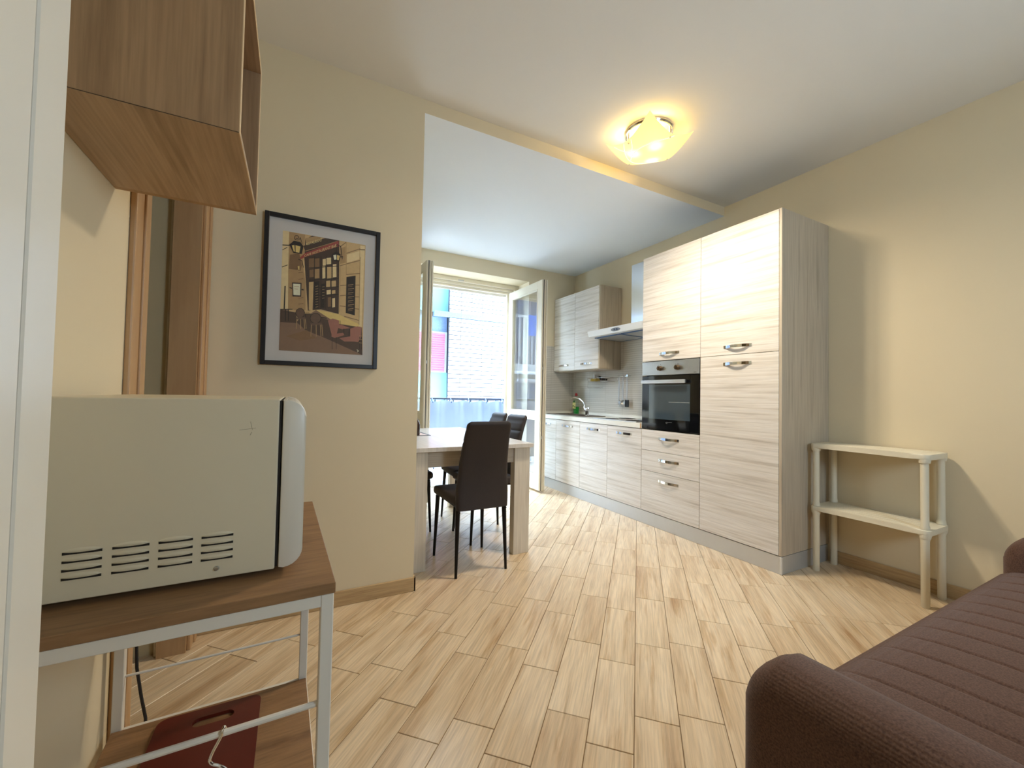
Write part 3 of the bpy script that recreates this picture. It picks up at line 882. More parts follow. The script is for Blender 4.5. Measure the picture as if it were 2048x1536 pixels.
lb = part('bottle_label', bx((BX-0.0335, BY-0.032, ZW+0.072), (BX-0.032, BY+0.034, ZW+0.15), 0.0), mat('label_cream', lin(226, 222, 150), 0.5), wb)
part('label_swirl', tube([(BX-0.034, BY+0.028-0.014*i, ZW+0.10+0.012*math.sin(i*1.5)) for i in range(5)], 0.004, 6), mat('label_green', lin(30, 120, 60), 0.5), lb)
part('label_top', prism([(BY-0.02, ZW+0.15), (BY+0.022, ZW+0.15), (BY+0.002, ZW+0.185)], 'x', BX-0.0335, BX-0.032), bpy.data.materials['label_green'], lb)

# ------------------------------------------------------------------ dining table
TX0, TX1, TY0, TY1, TZ = 0.632, 1.530, 2.530, 3.985, 0.778
t = thing('dining_table', 'pale ash dining table with thick square legs', 'table', ((TX0+TX1)/2, (TY0+TY1)/2, 0))
YM = 3.252
part('top_leaf', bx((TX0, TY0, TZ-0.028), (TX1, YM-0.0008, TZ), 0.0015), TTOP, t)
part('top_leaf', bx((TX0, YM+0.0008, TZ-0.028), (TX1, TY1, TZ), 0.0015), TTOP, t)
for (lx, ly) in ((TX0+0.012, TY0+0.03), (TX1-0.136, TY0+0.03), (TX0+0.012, TY1-0.095), (TX1-0.136, TY1-0.095)):
    part('leg', bx((lx, ly, 0.0), (lx+0.124, ly+0.062, TZ-0.028), 0.002), LAMIT, t)
AP = grain('table_apron_ash', [(0.30, lin(176, 160, 138)), (0.5, lin(200, 186, 166)), (0.7, lin(188, 174, 152))], (2, 2, 24), rough=0.45, fine=(4, 4, 150), fine_amt=0.14)
part('apron', bx((TX0+0.136, TY0+0.048, 0.645), (TX1-0.136, TY0+0.068, TZ-0.028), 0.001), AP, t)
part('apron', bx((TX0+0.136, TY1-0.068, 0.645), (TX1-0.136, TY1-0.048, TZ-0.028), 0.001), AP, t)
part('apron', bx((TX0+0.035, TY0+0.092, 0.645), (TX0+0.055, TY1-0.095, TZ-0.028), 0.001), AP, t)
part('apron', bx((TX1-0.055, TY0+0.092, 0.645), (TX1-0.035, TY1-0.095, TZ-0.028), 0.001), AP, t)

# ------------------------------------------------------------------ chairs (local: faces +y)
def chair_back():
    zs = [0.405+i*(0.955-0.405)/44 for i in range(45)]
    seams = [0.56, 0.65, 0.74, 0.83, 0.91]
    b = bmesh.new()
    rings = []
    for z in zs:
        s = (z-0.405)/0.55
        w = 0.345-0.05*s
        if s < 0.35: w = 0.345+0.012*math.sin(s/0.35*math.pi)-0.02*s
        else: w = 0.338-0.045*(s-0.35)/0.65
        top = max(0.0, (z-0.925)/0.03)
        w2 = w/2-0.02*(1-math.sqrt(max(0, 1-top*top)))*1.0
        th = 0.028-0.008*s
        th *= math.sqrt(max(0.05, 1-top*top*0.9))
        yc = -0.195-0.075*s*s-0.02*s+0.03*math.sin(s*math.pi)*0.6
        g = 0.0
        for q in seams:
            g = max(g, math.exp(-((z-q)/0.0065)**2))
        ring = []
        n = 20
        for k in range(n):
            a = 2*math.pi*k/n
            ca, sa = math.cos(a), math.sin(a)
            x = w2*math.copysign(abs(ca)**0.28, ca)
            y = th*math.copysign(abs(sa)**0.5, sa)
            if sa > 0.05: y -= 0.009*g
            ring.append(b.verts.new((x, yc+y, z)))
        rings.append(ring)
    for A, B in zip(rings[:-1], rings[1:]):
        for k in range(20):
            b.faces.new((A[k], A[(k+1) % 20], B[(k+1) % 20], B[k]))
    b.faces.new(rings[0][::-1]); b.faces.new(rings[-1])
    return b
def make_chair():
    c = thing('dining_chair', 'x', 'chair', group='brown chairs around the dining table')
    part('backrest', chair_back(), LEATHER, c, True, 50)
    b = bmesh.new()
    def top(u, v):
        x = (u-0.5)*0.40; y = -0.185+v*0.39
        e = min(u, 1-u, v*1.0+0.04, 1-v)
        return (x*(0.9+0.1*v), y, 0.478-0.018*math.exp(-e*16))
    b = bx((-0.195, -0.195, 0.425), (0.195, 0.215, 0.482), 0.02, 4)
    for v in b.verts:
        k = (v.co.y+0.195)/0.41
        v.co.x *= 0.90+0.10*k
    part('seat', b, LEATHER, c, True, 50)
    b = bmesh.new()
    for z0 in (0.413,):
        bx((-0.165, -0.185, z0), (0.165, 0.195, z0+0.014), 0.003, bm=b)
    part('seat_frame', b, BLACKM, c)
    for sx, sy, fx_, fy_ in ((-1, -1, 0.170, -0.205), (1, -1, 0.170, -0.205), (-1, 1, 0.180, 0.200), (1, 1, 0.180, 0.200)):
        tx, ty = sx*(abs(fx_)-0.012), fy_*0.90
        part('leg', tube([(tx, ty, 0.42), (sx*fx_, fy_, 0.0)], [0.0155, 0.0085], 12), BLACKM, c, True)
    b = bmesh.new()
    for sx in (-1, 1):
        for z in (0.395, 0.408):
            lathe([(0, -0.006), (0.006, -0.006), (0.007, 0), (0.007, 0.002)], (sx*0.158, -0.208, z), 8, bm=b, axis='y')
    part('bolt', b, BLACKM, c)
    return c
ch = make_chair()
spots = [(1.075, 2.588, 0.0, 'brown chair at the near end of the table, its plain back turned to the room'),
         (1.392, 3.040, math.pi/2+0.02, 'brown channel-back chair beside the table, right behind the end chair'),
         (1.425, 3.452, math.pi/2-0.03, 'brown channel-back chair nearest the window on the kitchen side of the table'),
         (0.815, 3.455, -math.pi/2, 'brown chair on the far side of the table, mostly behind the wall edge')]
for i, (x, y, r, lab) in enumerate(spots):
    o = ch if i == 0 else copy_tree(ch)
    o.location = (x, y, 0)
    o.rotation_euler = (0, 0, r)
    o['label'] = lab

# placemat, bottle on the table
t = thing('placemat', 'dark bordered placemat lying on the dining table', 'placemat', (0.86, 3.46, TZ))
part('border', bx((0.68, 3.265, TZ+0.0004), (1.0, 3.66, TZ+0.003), 0.001), mat('mat_dark', lin(52, 44, 46), 0.6), t)
part('print', bx((0.705, 3.29, TZ+0.003), (0.975, 3.635, TZ+0.0036)), mat('mat_pale', lin(196, 166, 152), 0.6, var=0.4, scale=14), t)
single('table_bottle', lathe([(0, 0), (0.034, 0), (0.036, 0.01), (0.036, 0.085), (0.030, 0.10), (0.014, 0.13), (0.012, 0.165), (0.014, 0.168), (0.014, 0.18), (0, 0.18)], (0.880, 3.30, TZ+0.004), 20), mat('dark_bottle', lin(44, 26, 22), 0.2, spec=0.6), 'small dark bottle standing on the placemat', 'bottle', smooth=True)

# ------------------------------------------------------------------ framed print
PX0, PX1, PZ0, PZ1 = -0.146, 0.400, 1.246, 1.998
PY = YW-0.001
t = thing('framed_picture', 'black framed sepia street cafe print on the wall', 'picture', ((PX0+PX1)/2, YW, PZ0))
FWD, FTH = 0.021, 0.022
b = bx((PX0, PY-FTH, PZ0), (PX0+FWD, PY, PZ1), 0.0015)
bx((PX1-FWD, PY-FTH, PZ0), (PX1, PY, PZ1), 0.0015, bm=b)
bx((PX0+FWD, PY-FTH, PZ0), (PX1-FWD, PY, PZ0+FWD), 0.0015, bm=b)
bx((PX0+FWD, PY-FTH, PZ1-FWD), (PX1-FWD, PY, PZ1), 0.0015, bm=b)
part('frame', b, FRAMEB, t)
part('mat_board', bx((PX0+FWD, PY-0.008, PZ0+FWD), (PX1-FWD, PY-0.001, PZ1-FWD)), MATW, t)
IX0, IX1, IZ0, IZ1 = -0.067, 0.325, 1.319, 1.917
PCOL = {'tan': (190, 160, 112), 'pale': (214, 190, 142), 'mid': (164, 132, 90), 'brown': (122, 92, 62), 'dark': (66, 50, 40), 'black': (38, 30, 26), 'red': (146, 62, 54),
        'yel': (206, 180, 112), 'white': (226, 212, 184), 'ground': (126, 98, 76), 'gdark': (76, 58, 46), 'gdark2': (98, 74, 58), 'red2': (150, 100, 84), 'cream': (220, 196, 140)}
pn = list(PCOL)
pmats = [mat('print_'+n, lin(*[min(250, c*1.12+6) for c in PCOL[n]]), 0.6, var=0.12, scale=60) for n in pn]
PRINT=[('tan',[(0.0,1.0),(1.0,1.0),(1.0,0.0),(0.0,0.0)]),
('pale',[(0.0,1.0),(0.07,0.999),(0.086,0.339),(0.0,0.337)]),
('mid',[(0.07,0.999),(0.252,0.998),(0.238,0.734),(0.272,0.596),(0.285,0.355),(0.086,0.339),(0.072,0.715)]),
('brown',[(0.086,0.807),(0.193,0.829),(0.225,0.732),(0.173,0.686),(0.079,0.686)]),
('pale',[(0.0,0.846),(0.054,0.863),(0.062,0.709),(0.0,0.693)]),
('dark',[(0.004,0.69),(0.066,0.715),(0.063,0.72),(0.001,0.696)]),
('dark',[(0.002,0.834),(0.056,0.862),(0.052,0.867),(0.0,0.839)]),
('dark',[(0.251,0.796),(0.254,0.958),(0.334,1.0),(0.662,1.0),(0.665,0.938),(0.687,0.349),(0.464,0.374),(0.312,0.352)]),
('mid',[(0.254,0.968),(0.376,1.0),(0.489,1.0),(0.49,0.983),(0.271,0.899)]),
('dark',[(0.237,0.9),(0.489,0.999),(0.662,1.0),(0.663,0.984),(0.26,0.847)]),
('mid',[(0.26,0.855),(0.635,0.986),(0.632,0.99),(0.258,0.86)]),
('red',[(0.201,0.795),(0.26,0.842),(0.655,0.997),(0.658,0.947),(0.262,0.807),(0.209,0.781)]),
('brown',[(0.303,0.798),(0.365,0.809),(0.369,0.723),(0.308,0.712)]),
('brown',[(0.375,0.806),(0.428,0.816),(0.432,0.734),(0.379,0.725)]),
('brown',[(0.315,0.703),(0.363,0.712),(0.366,0.646),(0.318,0.637)]),
('mid',[(0.377,0.714),(0.432,0.724),(0.436,0.643),(0.381,0.633)]),
('pale',[(0.467,0.811),(0.505,0.82),(0.508,0.763),(0.47,0.755)]),
('pale',[(0.512,0.827),(0.569,0.837),(0.572,0.781),(0.515,0.77)]),
('pale',[(0.466,0.749),(0.501,0.757),(0.507,0.65),(0.472,0.642)]),
('tan',[(0.523,0.75),(0.587,0.762),(0.592,0.658),(0.528,0.648)]),
('pale',[(0.593,0.779),(0.636,0.788),(0.642,0.674),(0.599,0.665)]),
('tan',[(0.515,0.626),(0.565,0.635),(0.567,0.578),(0.518,0.569)]),
('tan',[(0.576,0.632),(0.636,0.642),(0.639,0.59),(0.579,0.58)]),
('pale',[(0.526,0.546),(0.576,0.555),(0.578,0.517),(0.528,0.508)]),
('tan',[(0.59,0.55),(0.633,0.558),(0.635,0.527),(0.592,0.519)]),
('brown',[(0.543,0.484),(0.586,0.492),(0.59,0.409),(0.548,0.402)]),
('pale',[(0.597,0.48),(0.632,0.488),(0.636,0.408),(0.601,0.401)]),
('black',[(0.368,0.83),(0.382,0.372),(0.389,0.373),(0.374,0.83)]),
('black',[(0.444,0.839),(0.459,0.378),(0.466,0.379),(0.451,0.839)]),
('black',[(0.505,0.846),(0.519,0.383),(0.526,0.384),(0.512,0.846)]),
('black',[(0.572,0.853),(0.586,0.388),(0.593,0.389),(0.579,0.854)]),
('black',[(0.308,0.715),(0.662,0.77),(0.661,0.776),(0.307,0.721)]),
('black',[(0.313,0.609),(0.668,0.661),(0.667,0.667),(0.312,0.615)]),
('black',[(0.317,0.538),(0.671,0.588),(0.67,0.594),(0.316,0.544)]),
('black',[(0.32,0.473),(0.675,0.52),(0.674,0.527),(0.319,0.479)]),
('tan',[(0.314,0.595),(0.368,0.605),(0.367,0.356),(0.323,0.358)]),
('black',[(0.379,0.606),(0.438,0.617),(0.436,0.377),(0.387,0.378)]),
('mid',[(0.392,0.565),(0.424,0.572),(0.422,0.576),(0.391,0.569)]),
('mid',[(0.393,0.542),(0.425,0.549),(0.424,0.553),(0.392,0.546)]),
('mid',[(0.394,0.52),(0.426,0.527),(0.425,0.531),(0.393,0.524)]),
('mid',[(0.395,0.498),(0.427,0.505),(0.426,0.509),(0.394,0.502)]),
('mid',[(0.396,0.475),(0.428,0.482),(0.427,0.486),(0.395,0.479)]),
('mid',[(0.397,0.453),(0.429,0.46),(0.428,0.464),(0.396,0.457)]),
('mid',[(0.398,0.431),(0.43,0.437),(0.429,0.441),(0.397,0.435)]),
('mid',[(0.4,0.408),(0.431,0.415),(0.43,0.419),(0.398,0.412)]),
('mid',[(0.401,0.386),(0.433,0.393),(0.431,0.397),(0.4,0.39)]),
('black',[(0.461,0.594),(0.506,0.602),(0.508,0.387),(0.466,0.389)]),
('mid',[(0.472,0.567),(0.5,0.573),(0.499,0.577),(0.471,0.571)]),
('mid',[(0.473,0.543),(0.501,0.548),(0.5,0.552),(0.472,0.547)]),
('mid',[(0.474,0.518),(0.502,0.524),(0.501,0.528),(0.473,0.522)]),
('mid',[(0.475,0.494),(0.503,0.499),(0.502,0.503),(0.474,0.497)]),
('mid',[(0.476,0.469),(0.504,0.475),(0.503,0.478),(0.475,0.473)]),
('tan',[(0.666,0.988),(1.0,0.998),(1.0,0.282),(0.683,0.349)]),
('brown',[(0.675,0.941),(0.753,0.993),(0.748,0.998),(0.67,0.946)]),
('brown',[(0.757,0.893),(0.935,0.957),(0.931,0.962),(0.754,0.899)]),
('brown',[(0.682,0.774),(0.762,0.799),(0.759,0.804),(0.679,0.78)]),
('brown',[(0.759,0.798),(0.932,0.849),(0.929,0.855),(0.756,0.804)]),
('brown',[(0.763,0.704),(0.937,0.732),(0.936,0.739),(0.762,0.71)]),
('brown',[(0.686,0.597),(0.767,0.61),(0.766,0.616),(0.684,0.603)]),
('brown',[(0.69,0.508),(0.767,0.52),(0.766,0.526),(0.689,0.514)]),
('brown',[(0.688,0.419),(0.767,0.418),(0.768,0.425),(0.688,0.426)]),
('brown',[(0.881,0.621),(0.942,0.626),(0.941,0.633),(0.881,0.627)]),
('brown',[(0.879,0.514),(0.942,0.52),(0.942,0.526),(0.879,0.521)]),
('brown',[(0.884,0.409),(0.944,0.408),(0.945,0.415),(0.885,0.415)]),
('brown',[(0.753,0.33),(0.941,0.307),(0.943,0.313),(0.755,0.337)]),
('mid',[(0.748,0.99),(0.759,0.707),(0.765,0.707),(0.754,0.991)]),
('mid',[(0.682,0.772),(0.688,0.365),(0.694,0.366),(0.688,0.773)]),
('mid',[(0.673,0.928),(0.745,0.958),(0.752,0.811),(0.68,0.793)]),
('pale',[(0.764,0.886),(0.922,0.937),(0.923,0.862),(0.767,0.813)]),
('pale',[(0.932,0.986),(0.99,0.99),(0.98,0.254),(0.94,0.257)]),
('brown',[(0.921,0.945),(0.994,0.952),(0.994,0.961),(0.921,0.954)]),
('brown',[(0.931,0.885),(0.941,0.268),(0.947,0.268),(0.937,0.885)]),
('black',[(0.766,0.686),(0.882,0.709),(0.887,0.351),(0.77,0.366)]),
('mid',[(0.788,0.612),(0.856,0.625),(0.855,0.63),(0.787,0.617)]),
('brown',[(0.786,0.598),(0.845,0.608),(0.844,0.612),(0.785,0.602)]),
('mid',[(0.79,0.577),(0.867,0.59),(0.866,0.595),(0.789,0.582)]),
('brown',[(0.787,0.562),(0.847,0.572),(0.846,0.576),(0.787,0.566)]),
('mid',[(0.792,0.541),(0.86,0.553),(0.858,0.558),(0.79,0.546)]),
('brown',[(0.789,0.526),(0.848,0.536),(0.848,0.54),(0.788,0.531)]),
('mid',[(0.793,0.505),(0.87,0.518),(0.869,0.523),(0.792,0.51)]),
('brown',[(0.791,0.491),(0.85,0.5),(0.849,0.504),(0.79,0.495)]),
('mid',[(0.795,0.47),(0.863,0.482),(0.862,0.487),(0.794,0.475)]),
('brown',[(0.793,0.455),(0.852,0.464),(0.851,0.468),(0.792,0.459)]),
('mid',[(0.797,0.434),(0.874,0.447),(0.873,0.452),(0.796,0.439)]),
('brown',[(0.794,0.42),(0.854,0.429),(0.853,0.433),(0.794,0.424)]),
('mid',[(0.799,0.398),(0.867,0.41),(0.866,0.415),(0.797,0.403)]),
('brown',[(0.796,0.384),(0.855,0.393),(0.855,0.397),(0.795,0.388)]),
('yel',[(0.408,0.366),(0.683,0.346),(0.944,0.276),(0.941,0.244),(0.699,0.253),(0.41,0.339)]),
('dark',[(0.121,0.576),(0.229,0.582),(0.23,0.463),(0.131,0.458)]),
('white',[(0.133,0.566),(0.216,0.57),(0.217,0.474),(0.141,0.471)]),
('mid',[(0.146,0.541),(0.2,0.545),(0.2,0.549),(0.146,0.545)]),
('mid',[(0.147,0.522),(0.188,0.523),(0.188,0.527),(0.148,0.526)]),
('black',[(0.093,0.525),(0.122,0.522),(0.124,0.53),(0.095,0.532)]),
('black',[(0.231,0.521),(0.254,0.519),(0.257,0.529),(0.234,0.531)]),
('brown',[(0.188,0.66),(0.244,0.672),(0.243,0.677),(0.187,0.665)]),
('brown',[(0.191,0.605),(0.247,0.617),(0.246,0.622),(0.19,0.61)]),
('brown',[(0.199,0.446),(0.255,0.456),(0.254,0.461),(0.198,0.45)]),
('brown',[(0.201,0.396),(0.258,0.406),(0.257,0.411),(0.2,0.401)]),
('ground',[(0.0,0.342),(0.083,0.344),(0.195,0.247),(0.408,0.364),(0.699,0.253),(0.983,0.247),(1.0,0.0),(0.0,0.0)]),
('gdark',[(0.182,0.247),(0.299,0.335),(0.699,0.262),(0.98,0.249),(1.0,0.0),(0.888,0.032),(0.533,0.127),(0.293,0.184)]),
('gdark',[(0.0,0.337),(0.171,0.326),(0.195,0.237),(0.005,0.234)]),
('brown',[(0.068,0.12),(0.307,0.185),(0.421,0.121),(0.23,0.09)]),
('black',[(0.038,0.538),(0.037,0.345),(0.05,0.346),(0.051,0.539)]),
('black',[(0.0,0.337),(0.136,0.348),(0.136,0.354),(0.0,0.343)]),
('black',[(0.052,0.344),(0.057,0.248),(0.066,0.248),(0.062,0.345)]),
('black',[(0.085,0.347),(0.09,0.25),(0.099,0.251),(0.094,0.348)]),
('mid',[(0.252,0.321),(0.327,0.326),(0.326,0.339),(0.252,0.333)]),
('black',[(0.282,0.324),(0.288,0.204),(0.296,0.204),(0.29,0.325)]),
('black',[(0.452,0.302),(0.538,0.298),(0.539,0.306),(0.454,0.31)]),
('black',[(0.28,0.329),(0.271,0.303),(0.244,0.285),(0.21,0.283),(0.182,0.296),(0.17,0.321),(0.179,0.347),(0.206,0.364),(0.24,0.367),(0.268,0.354)]),
('gdark2',[(0.274,0.328),(0.265,0.305),(0.242,0.29),(0.212,0.288),(0.187,0.3),(0.176,0.321),(0.185,0.344),(0.208,0.36),(0.238,0.362),(0.263,0.35)]),
('gdark2',[(0.178,0.283),(0.285,0.295),(0.291,0.278),(0.184,0.265)]),
('mid',[(0.185,0.272),(0.183,0.187),(0.191,0.188),(0.193,0.273)]),
('mid',[(0.228,0.275),(0.233,0.191),(0.241,0.191),(0.236,0.276)]),
('mid',[(0.267,0.278),(0.278,0.193),(0.286,0.194),(0.275,0.279)]),
('mid',[(0.282,0.279),(0.295,0.194),(0.303,0.195),(0.29,0.28)]),
('black',[(0.473,0.298),(0.462,0.268),(0.428,0.249),(0.386,0.246),(0.352,0.261),(0.337,0.288),(0.349,0.317),(0.382,0.336),(0.424,0.34),(0.459,0.325)]),
('gdark2',[(0.466,0.297),(0.456,0.271),(0.426,0.253),(0.388,0.251),(0.357,0.264),(0.344,0.288),(0.354,0.314),(0.384,0.332),(0.422,0.335),(0.453,0.321)]),
('gdark2',[(0.346,0.246),(0.481,0.259),(0.488,0.241),(0.353,0.225)]),
('mid',[(0.355,0.234),(0.353,0.132),(0.361,0.133),(0.363,0.234)]),
('mid',[(0.41,0.237),(0.416,0.136),(0.424,0.137),(0.418,0.238)]),
('mid',[(0.459,0.241),(0.472,0.139),(0.481,0.14),(0.467,0.241)]),
('mid',[(0.477,0.242),(0.494,0.14),(0.502,0.141),(0.486,0.243)]),
('red2',[(0.598,0.243),(0.699,0.262),(0.833,0.234),(0.73,0.217)]),
('black',[(0.748,0.223),(0.752,0.161),(0.759,0.161),(0.756,0.224)]),
('black',[(0.819,0.228),(0.817,0.123),(0.824,0.123),(0.827,0.228)]),
('black',[(0.699,0.293),(0.701,0.251),(0.707,0.252),(0.705,0.293)]),
('red2',[(0.553,0.283),(0.61,0.305),(0.69,0.292),(0.688,0.245),(0.667,0.176),(0.602,0.167)]),
('red2',[(0.602,0.167),(0.747,0.187),(0.762,0.167),(0.647,0.136),(0.603,0.144)]),
('red2',[(0.833,0.229),(0.922,0.256),(0.976,0.249),(0.973,0.153),(0.937,0.114),(0.839,0.119)]),
('red2',[(0.698,0.137),(0.837,0.161),(0.936,0.119),(0.765,0.111)]),
('black',[(0.608,0.142),(0.613,0.034),(0.619,0.034),(0.613,0.142)]),
('black',[(0.658,0.145),(0.664,0.036),(0.669,0.037),(0.664,0.145)]),
('black',[(0.954,0.162),(0.959,0.051),(0.965,0.051),(0.96,0.163)]),
('black',[(0.977,0.164),(0.982,0.052),(0.988,0.053),(0.983,0.164)]),
('mid',[(0.949,0.17),(0.984,0.169),(0.984,0.174),(0.949,0.175)]),
('mid',[(0.95,0.139),(0.985,0.138),(0.986,0.142),(0.951,0.143)]),
('mid',[(0.952,0.107),(0.987,0.106),(0.987,0.11),(0.952,0.111)]),
('black',[(0.0,0.874),(0.089,0.881),(0.089,0.889),(0.0,0.881)]),
('black',[(0.076,0.89),(0.127,0.93),(0.201,0.926),(0.237,0.895),(0.22,0.827),(0.125,0.826)]),
('yel',[(0.104,0.887),(0.133,0.894),(0.141,0.838),(0.128,0.837)]),
('yel',[(0.146,0.894),(0.203,0.889),(0.192,0.834),(0.149,0.836)]),
('black',[(0.575,0.864),(0.631,0.902),(0.686,0.877),(0.672,0.813),(0.602,0.81)]),
('white',[(0.594,0.86),(0.629,0.87),(0.634,0.827),(0.607,0.821)]),
('yel',[(0.64,0.868),(0.675,0.865),(0.664,0.824),(0.642,0.825)]),
('black',[(0.634,0.902),(0.639,0.96),(0.631,0.96),(0.627,0.902)]),
('black',[(0.634,0.957),(0.681,0.948),(0.684,0.953),(0.636,0.962)]),
('black',[(0.678,0.949),(0.703,0.837),(0.711,0.838),(0.687,0.951)]),
('black',[(0.677,0.851),(0.716,0.855),(0.716,0.864),(0.677,0.859)]),
('black',[(0.181,0.775),(0.222,0.77),(0.223,0.775),(0.183,0.78)]),
('black',[(0.219,0.771),(0.243,0.713),(0.249,0.715),(0.226,0.773)]),
('brown',[(0.168,0.726),(0.225,0.732),(0.214,0.683),(0.184,0.682)]),
('yel',[(0.178,0.719),(0.198,0.723),(0.2,0.689),(0.186,0.69)]),
('black',[(0.194,0.966),(0.19,0.956),(0.195,0.955),(0.199,0.966)]),
('black',[(0.191,0.956),(0.181,0.947),(0.185,0.945),(0.195,0.954)]),
('black',[(0.182,0.948),(0.168,0.942),(0.171,0.939),(0.184,0.945)]),
('black',[(0.169,0.942),(0.155,0.941),(0.155,0.937),(0.17,0.938)]),
('black',[(0.156,0.941),(0.144,0.943),(0.142,0.939),(0.154,0.937)]),
('black',[(0.145,0.943),(0.136,0.948),(0.132,0.945),(0.141,0.939)]),
('black',[(0.136,0.948),(0.132,0.955),(0.127,0.954),(0.131,0.946)]),
('black',[(0.133,0.954),(0.134,0.963),(0.129,0.963),(0.127,0.955)]),
('black',[(0.134,0.962),(0.14,0.969),(0.136,0.971),(0.129,0.964)]),
('black',[(0.139,0.969),(0.149,0.974),(0.146,0.977),(0.136,0.972)]),
('black',[(0.148,0.973),(0.158,0.976),(0.158,0.98),(0.147,0.977)]),
('black',[(0.157,0.976),(0.167,0.975),(0.169,0.979),(0.159,0.98)]),
('black',[(0.166,0.975),(0.174,0.971),(0.177,0.975),(0.17,0.978)]),
('black',[(0.173,0.972),(0.177,0.967),(0.182,0.969),(0.178,0.974)]),
('black',[(0.177,0.967),(0.176,0.961),(0.182,0.962),(0.182,0.968)]),
('black',[(0.177,0.962),(0.173,0.957),(0.178,0.955),(0.181,0.961)]),
('black',[(0.174,0.958),(0.168,0.954),(0.171,0.951),(0.177,0.955)]),
('black',[(0.168,0.954),(0.161,0.952),(0.162,0.948),(0.17,0.95)]),
('black',[(0.162,0.952),(0.155,0.952),(0.154,0.948),(0.161,0.948)]),
('black',[(0.156,0.952),(0.151,0.954),(0.148,0.951),(0.153,0.949)]),
('black',[(0.152,0.954),(0.149,0.957),(0.145,0.954),(0.147,0.951)]),
('black',[(0.194,0.965),(0.22,0.913),(0.225,0.915),(0.199,0.967)]),
('white',[(0.923,0.044),(0.946,0.033),(0.95,0.037),(0.927,0.048)]),
('white',[(0.946,0.036),(0.928,0.025),(0.933,0.022),(0.95,0.033)])]

b = bmesh.new()
for i, (c, pts) in enumerate(PRINT):
    y = PY-0.0082-0.00001*i
    try:
        f = b.faces.new([b.verts.new((IX0+u*(IX1-IX0), y, IZ0+v*(IZ1-IZ0))) for u, v in pts])
        f.material_index = pn.index(c)
    except ValueError:
        pass
me = bpy.data.meshes.new('print')
for v in b.verts:
    v.co -= Vector(t.location)
b.to_mesh(me); b.free()
for m_ in pmats:
    me.materials.append(m_)
pr = bpy.data.objects.new('print', me); C.objects.link(pr); pr.parent = t
def lettering(txt, p0, p1, hgt, m):
    """text laid along p0 -> p1 (print coordinates), rising in perspective"""
    cu = bpy.data.curves.new('txt', 'FONT'); cu.body = txt; cu.size = 1.0
    o = bpy.data.objects.new('txt', cu); C.objects.link(o)
    dg = bpy.context.evaluated_depsgraph_get()
    me = bpy.data.meshes.new_from_object(o.evaluated_get(dg))
    bpy.data.objects.remove(o); bpy.data.curves.remove(cu)
    w = max(v.co.x for v in me.vertices)
    for v in me.vertices:
        s = v.co.x/w
        hh = hgt*(0.8+0.4*s)
        u = p0[0]+(p1[0]-p0[0])*s
        vv = p0[1]+(p1[1]-p0[1])*s+v.co.y*hh
        v.co = (IX0+u*(IX1-IX0)-t.location.x, PY-0.0110-t.location.y, IZ0+vv*(IZ1-IZ0)-t.location.z)
    me.materials.clear(); me.materials.append(m)
    o = bpy.data.objects.new('lettering', me); C.objects.link(o); o.parent = pr
lettering('RESTAURANT', (0.262, 0.905), (0.455, 0.965), 0.036, pmats[pn.index('cream')])
lettering('CAFE RESTAURANT BAR', (0.250, 0.805), (0.632, 0.938), 0.034, pmats[pn.index('cream')])
part('glazing', bx((PX0+FWD, PY-0.0135, PZ0+FWD), (PX1-FWD, PY-0.0120, PZ1-FWD)), glass('picture_glass', (1, 1, 1, 1), 0.02), t)

# ------------------------------------------------------------------ wooden cube shelf on the left wall
CX0, CX1, CY0, CY1, CZ0, CZ1 = XL+0.001, -0.096, 0.858, 1.243, 1.571, 1.948
t = thing('cube_shelf', 'open brown wooden cube shelf hung high on the left wall', 'shelf', ((CX0+CX1)/2, (CY0+CY1)/2, CZ0))
TK = 0.016
def panel(name, lo, hi, m):
    o = part(name, bx(lo, hi), m, t)
    b = bx((hi[0], lo[1], lo[2]), (hi[0]+0.0012, hi[1], hi[2]))
    part('edge_band', b, CUBEDGE, o)
panel('side_panel', (CX0, CY0, CZ0+0.0012), (CX1-0.0012, CY0+TK, CZ1), CUBE)
panel('side_panel', (CX0, CY1-TK, CZ0), (CX1-0.0012, CY1, CZ1), CUBE)
panel('bottom_panel', (CX0, CY0, CZ0-0.0), (CX1-0.0012, CY1-TK, CZ0+0.001), CUBEY)
part('bottom_board', bx((CX0, CY0+TK, CZ0+0.001), (CX1-0.001, CY1-TK, CZ0+TK)), CUBEY, t)
panel('top_panel', (CX0, CY0+TK, CZ1-TK), (CX1-0.0012, CY1-TK, CZ1), CUBEY)
part('back_panel', bx((CX0, CY0+TK, CZ0+TK), (CX0+0.006, CY1-TK, CZ1-TK)), CUBE, t)
part('seam', bx((CX0, CY0-0.0006, CZ0+0.0004), (CX1-0.0012, CY0+0.001, CZ0+0.0014)), mat('dark_seam', lin(60, 40, 26), 0.8), t)

# ------------------------------------------------------------------ tall white shoe cupboard at the left edge
t = thing('shoe_cupboard', 'tall white lacquered cupboard at the left edge of the photo', 'cupboard', ((XL-0.182)/2, 0.1, 0))
WXF = -0.183
part('body', bx((XL+0.013, -0.35, 0.0), (WXF-0.020, 0.4975, 2.45)), WHITE, t)
part('end_panel', bx((XL+0.013, 0.4525, 0.0), (WXF, 0.5005, 2.45), 0.0015), WHITE, t)
part('door', bx((WXF-0.019, 0.06, 0.02), (WXF, 0.4490, 2.44), 0.0015), WHITE, t)
part('door', bx((WXF-0.019, -0.345, 0.02), (WXF, 0.0565, 2.44), 0.0015), WHITE, t)
part('gap_seal', bx((WXF-0.012, 0.449, 0.0), (WXF-0.006, 0.4525, 2.45)), mat('brown_seal', lin(90, 66, 50), 0.7), t)

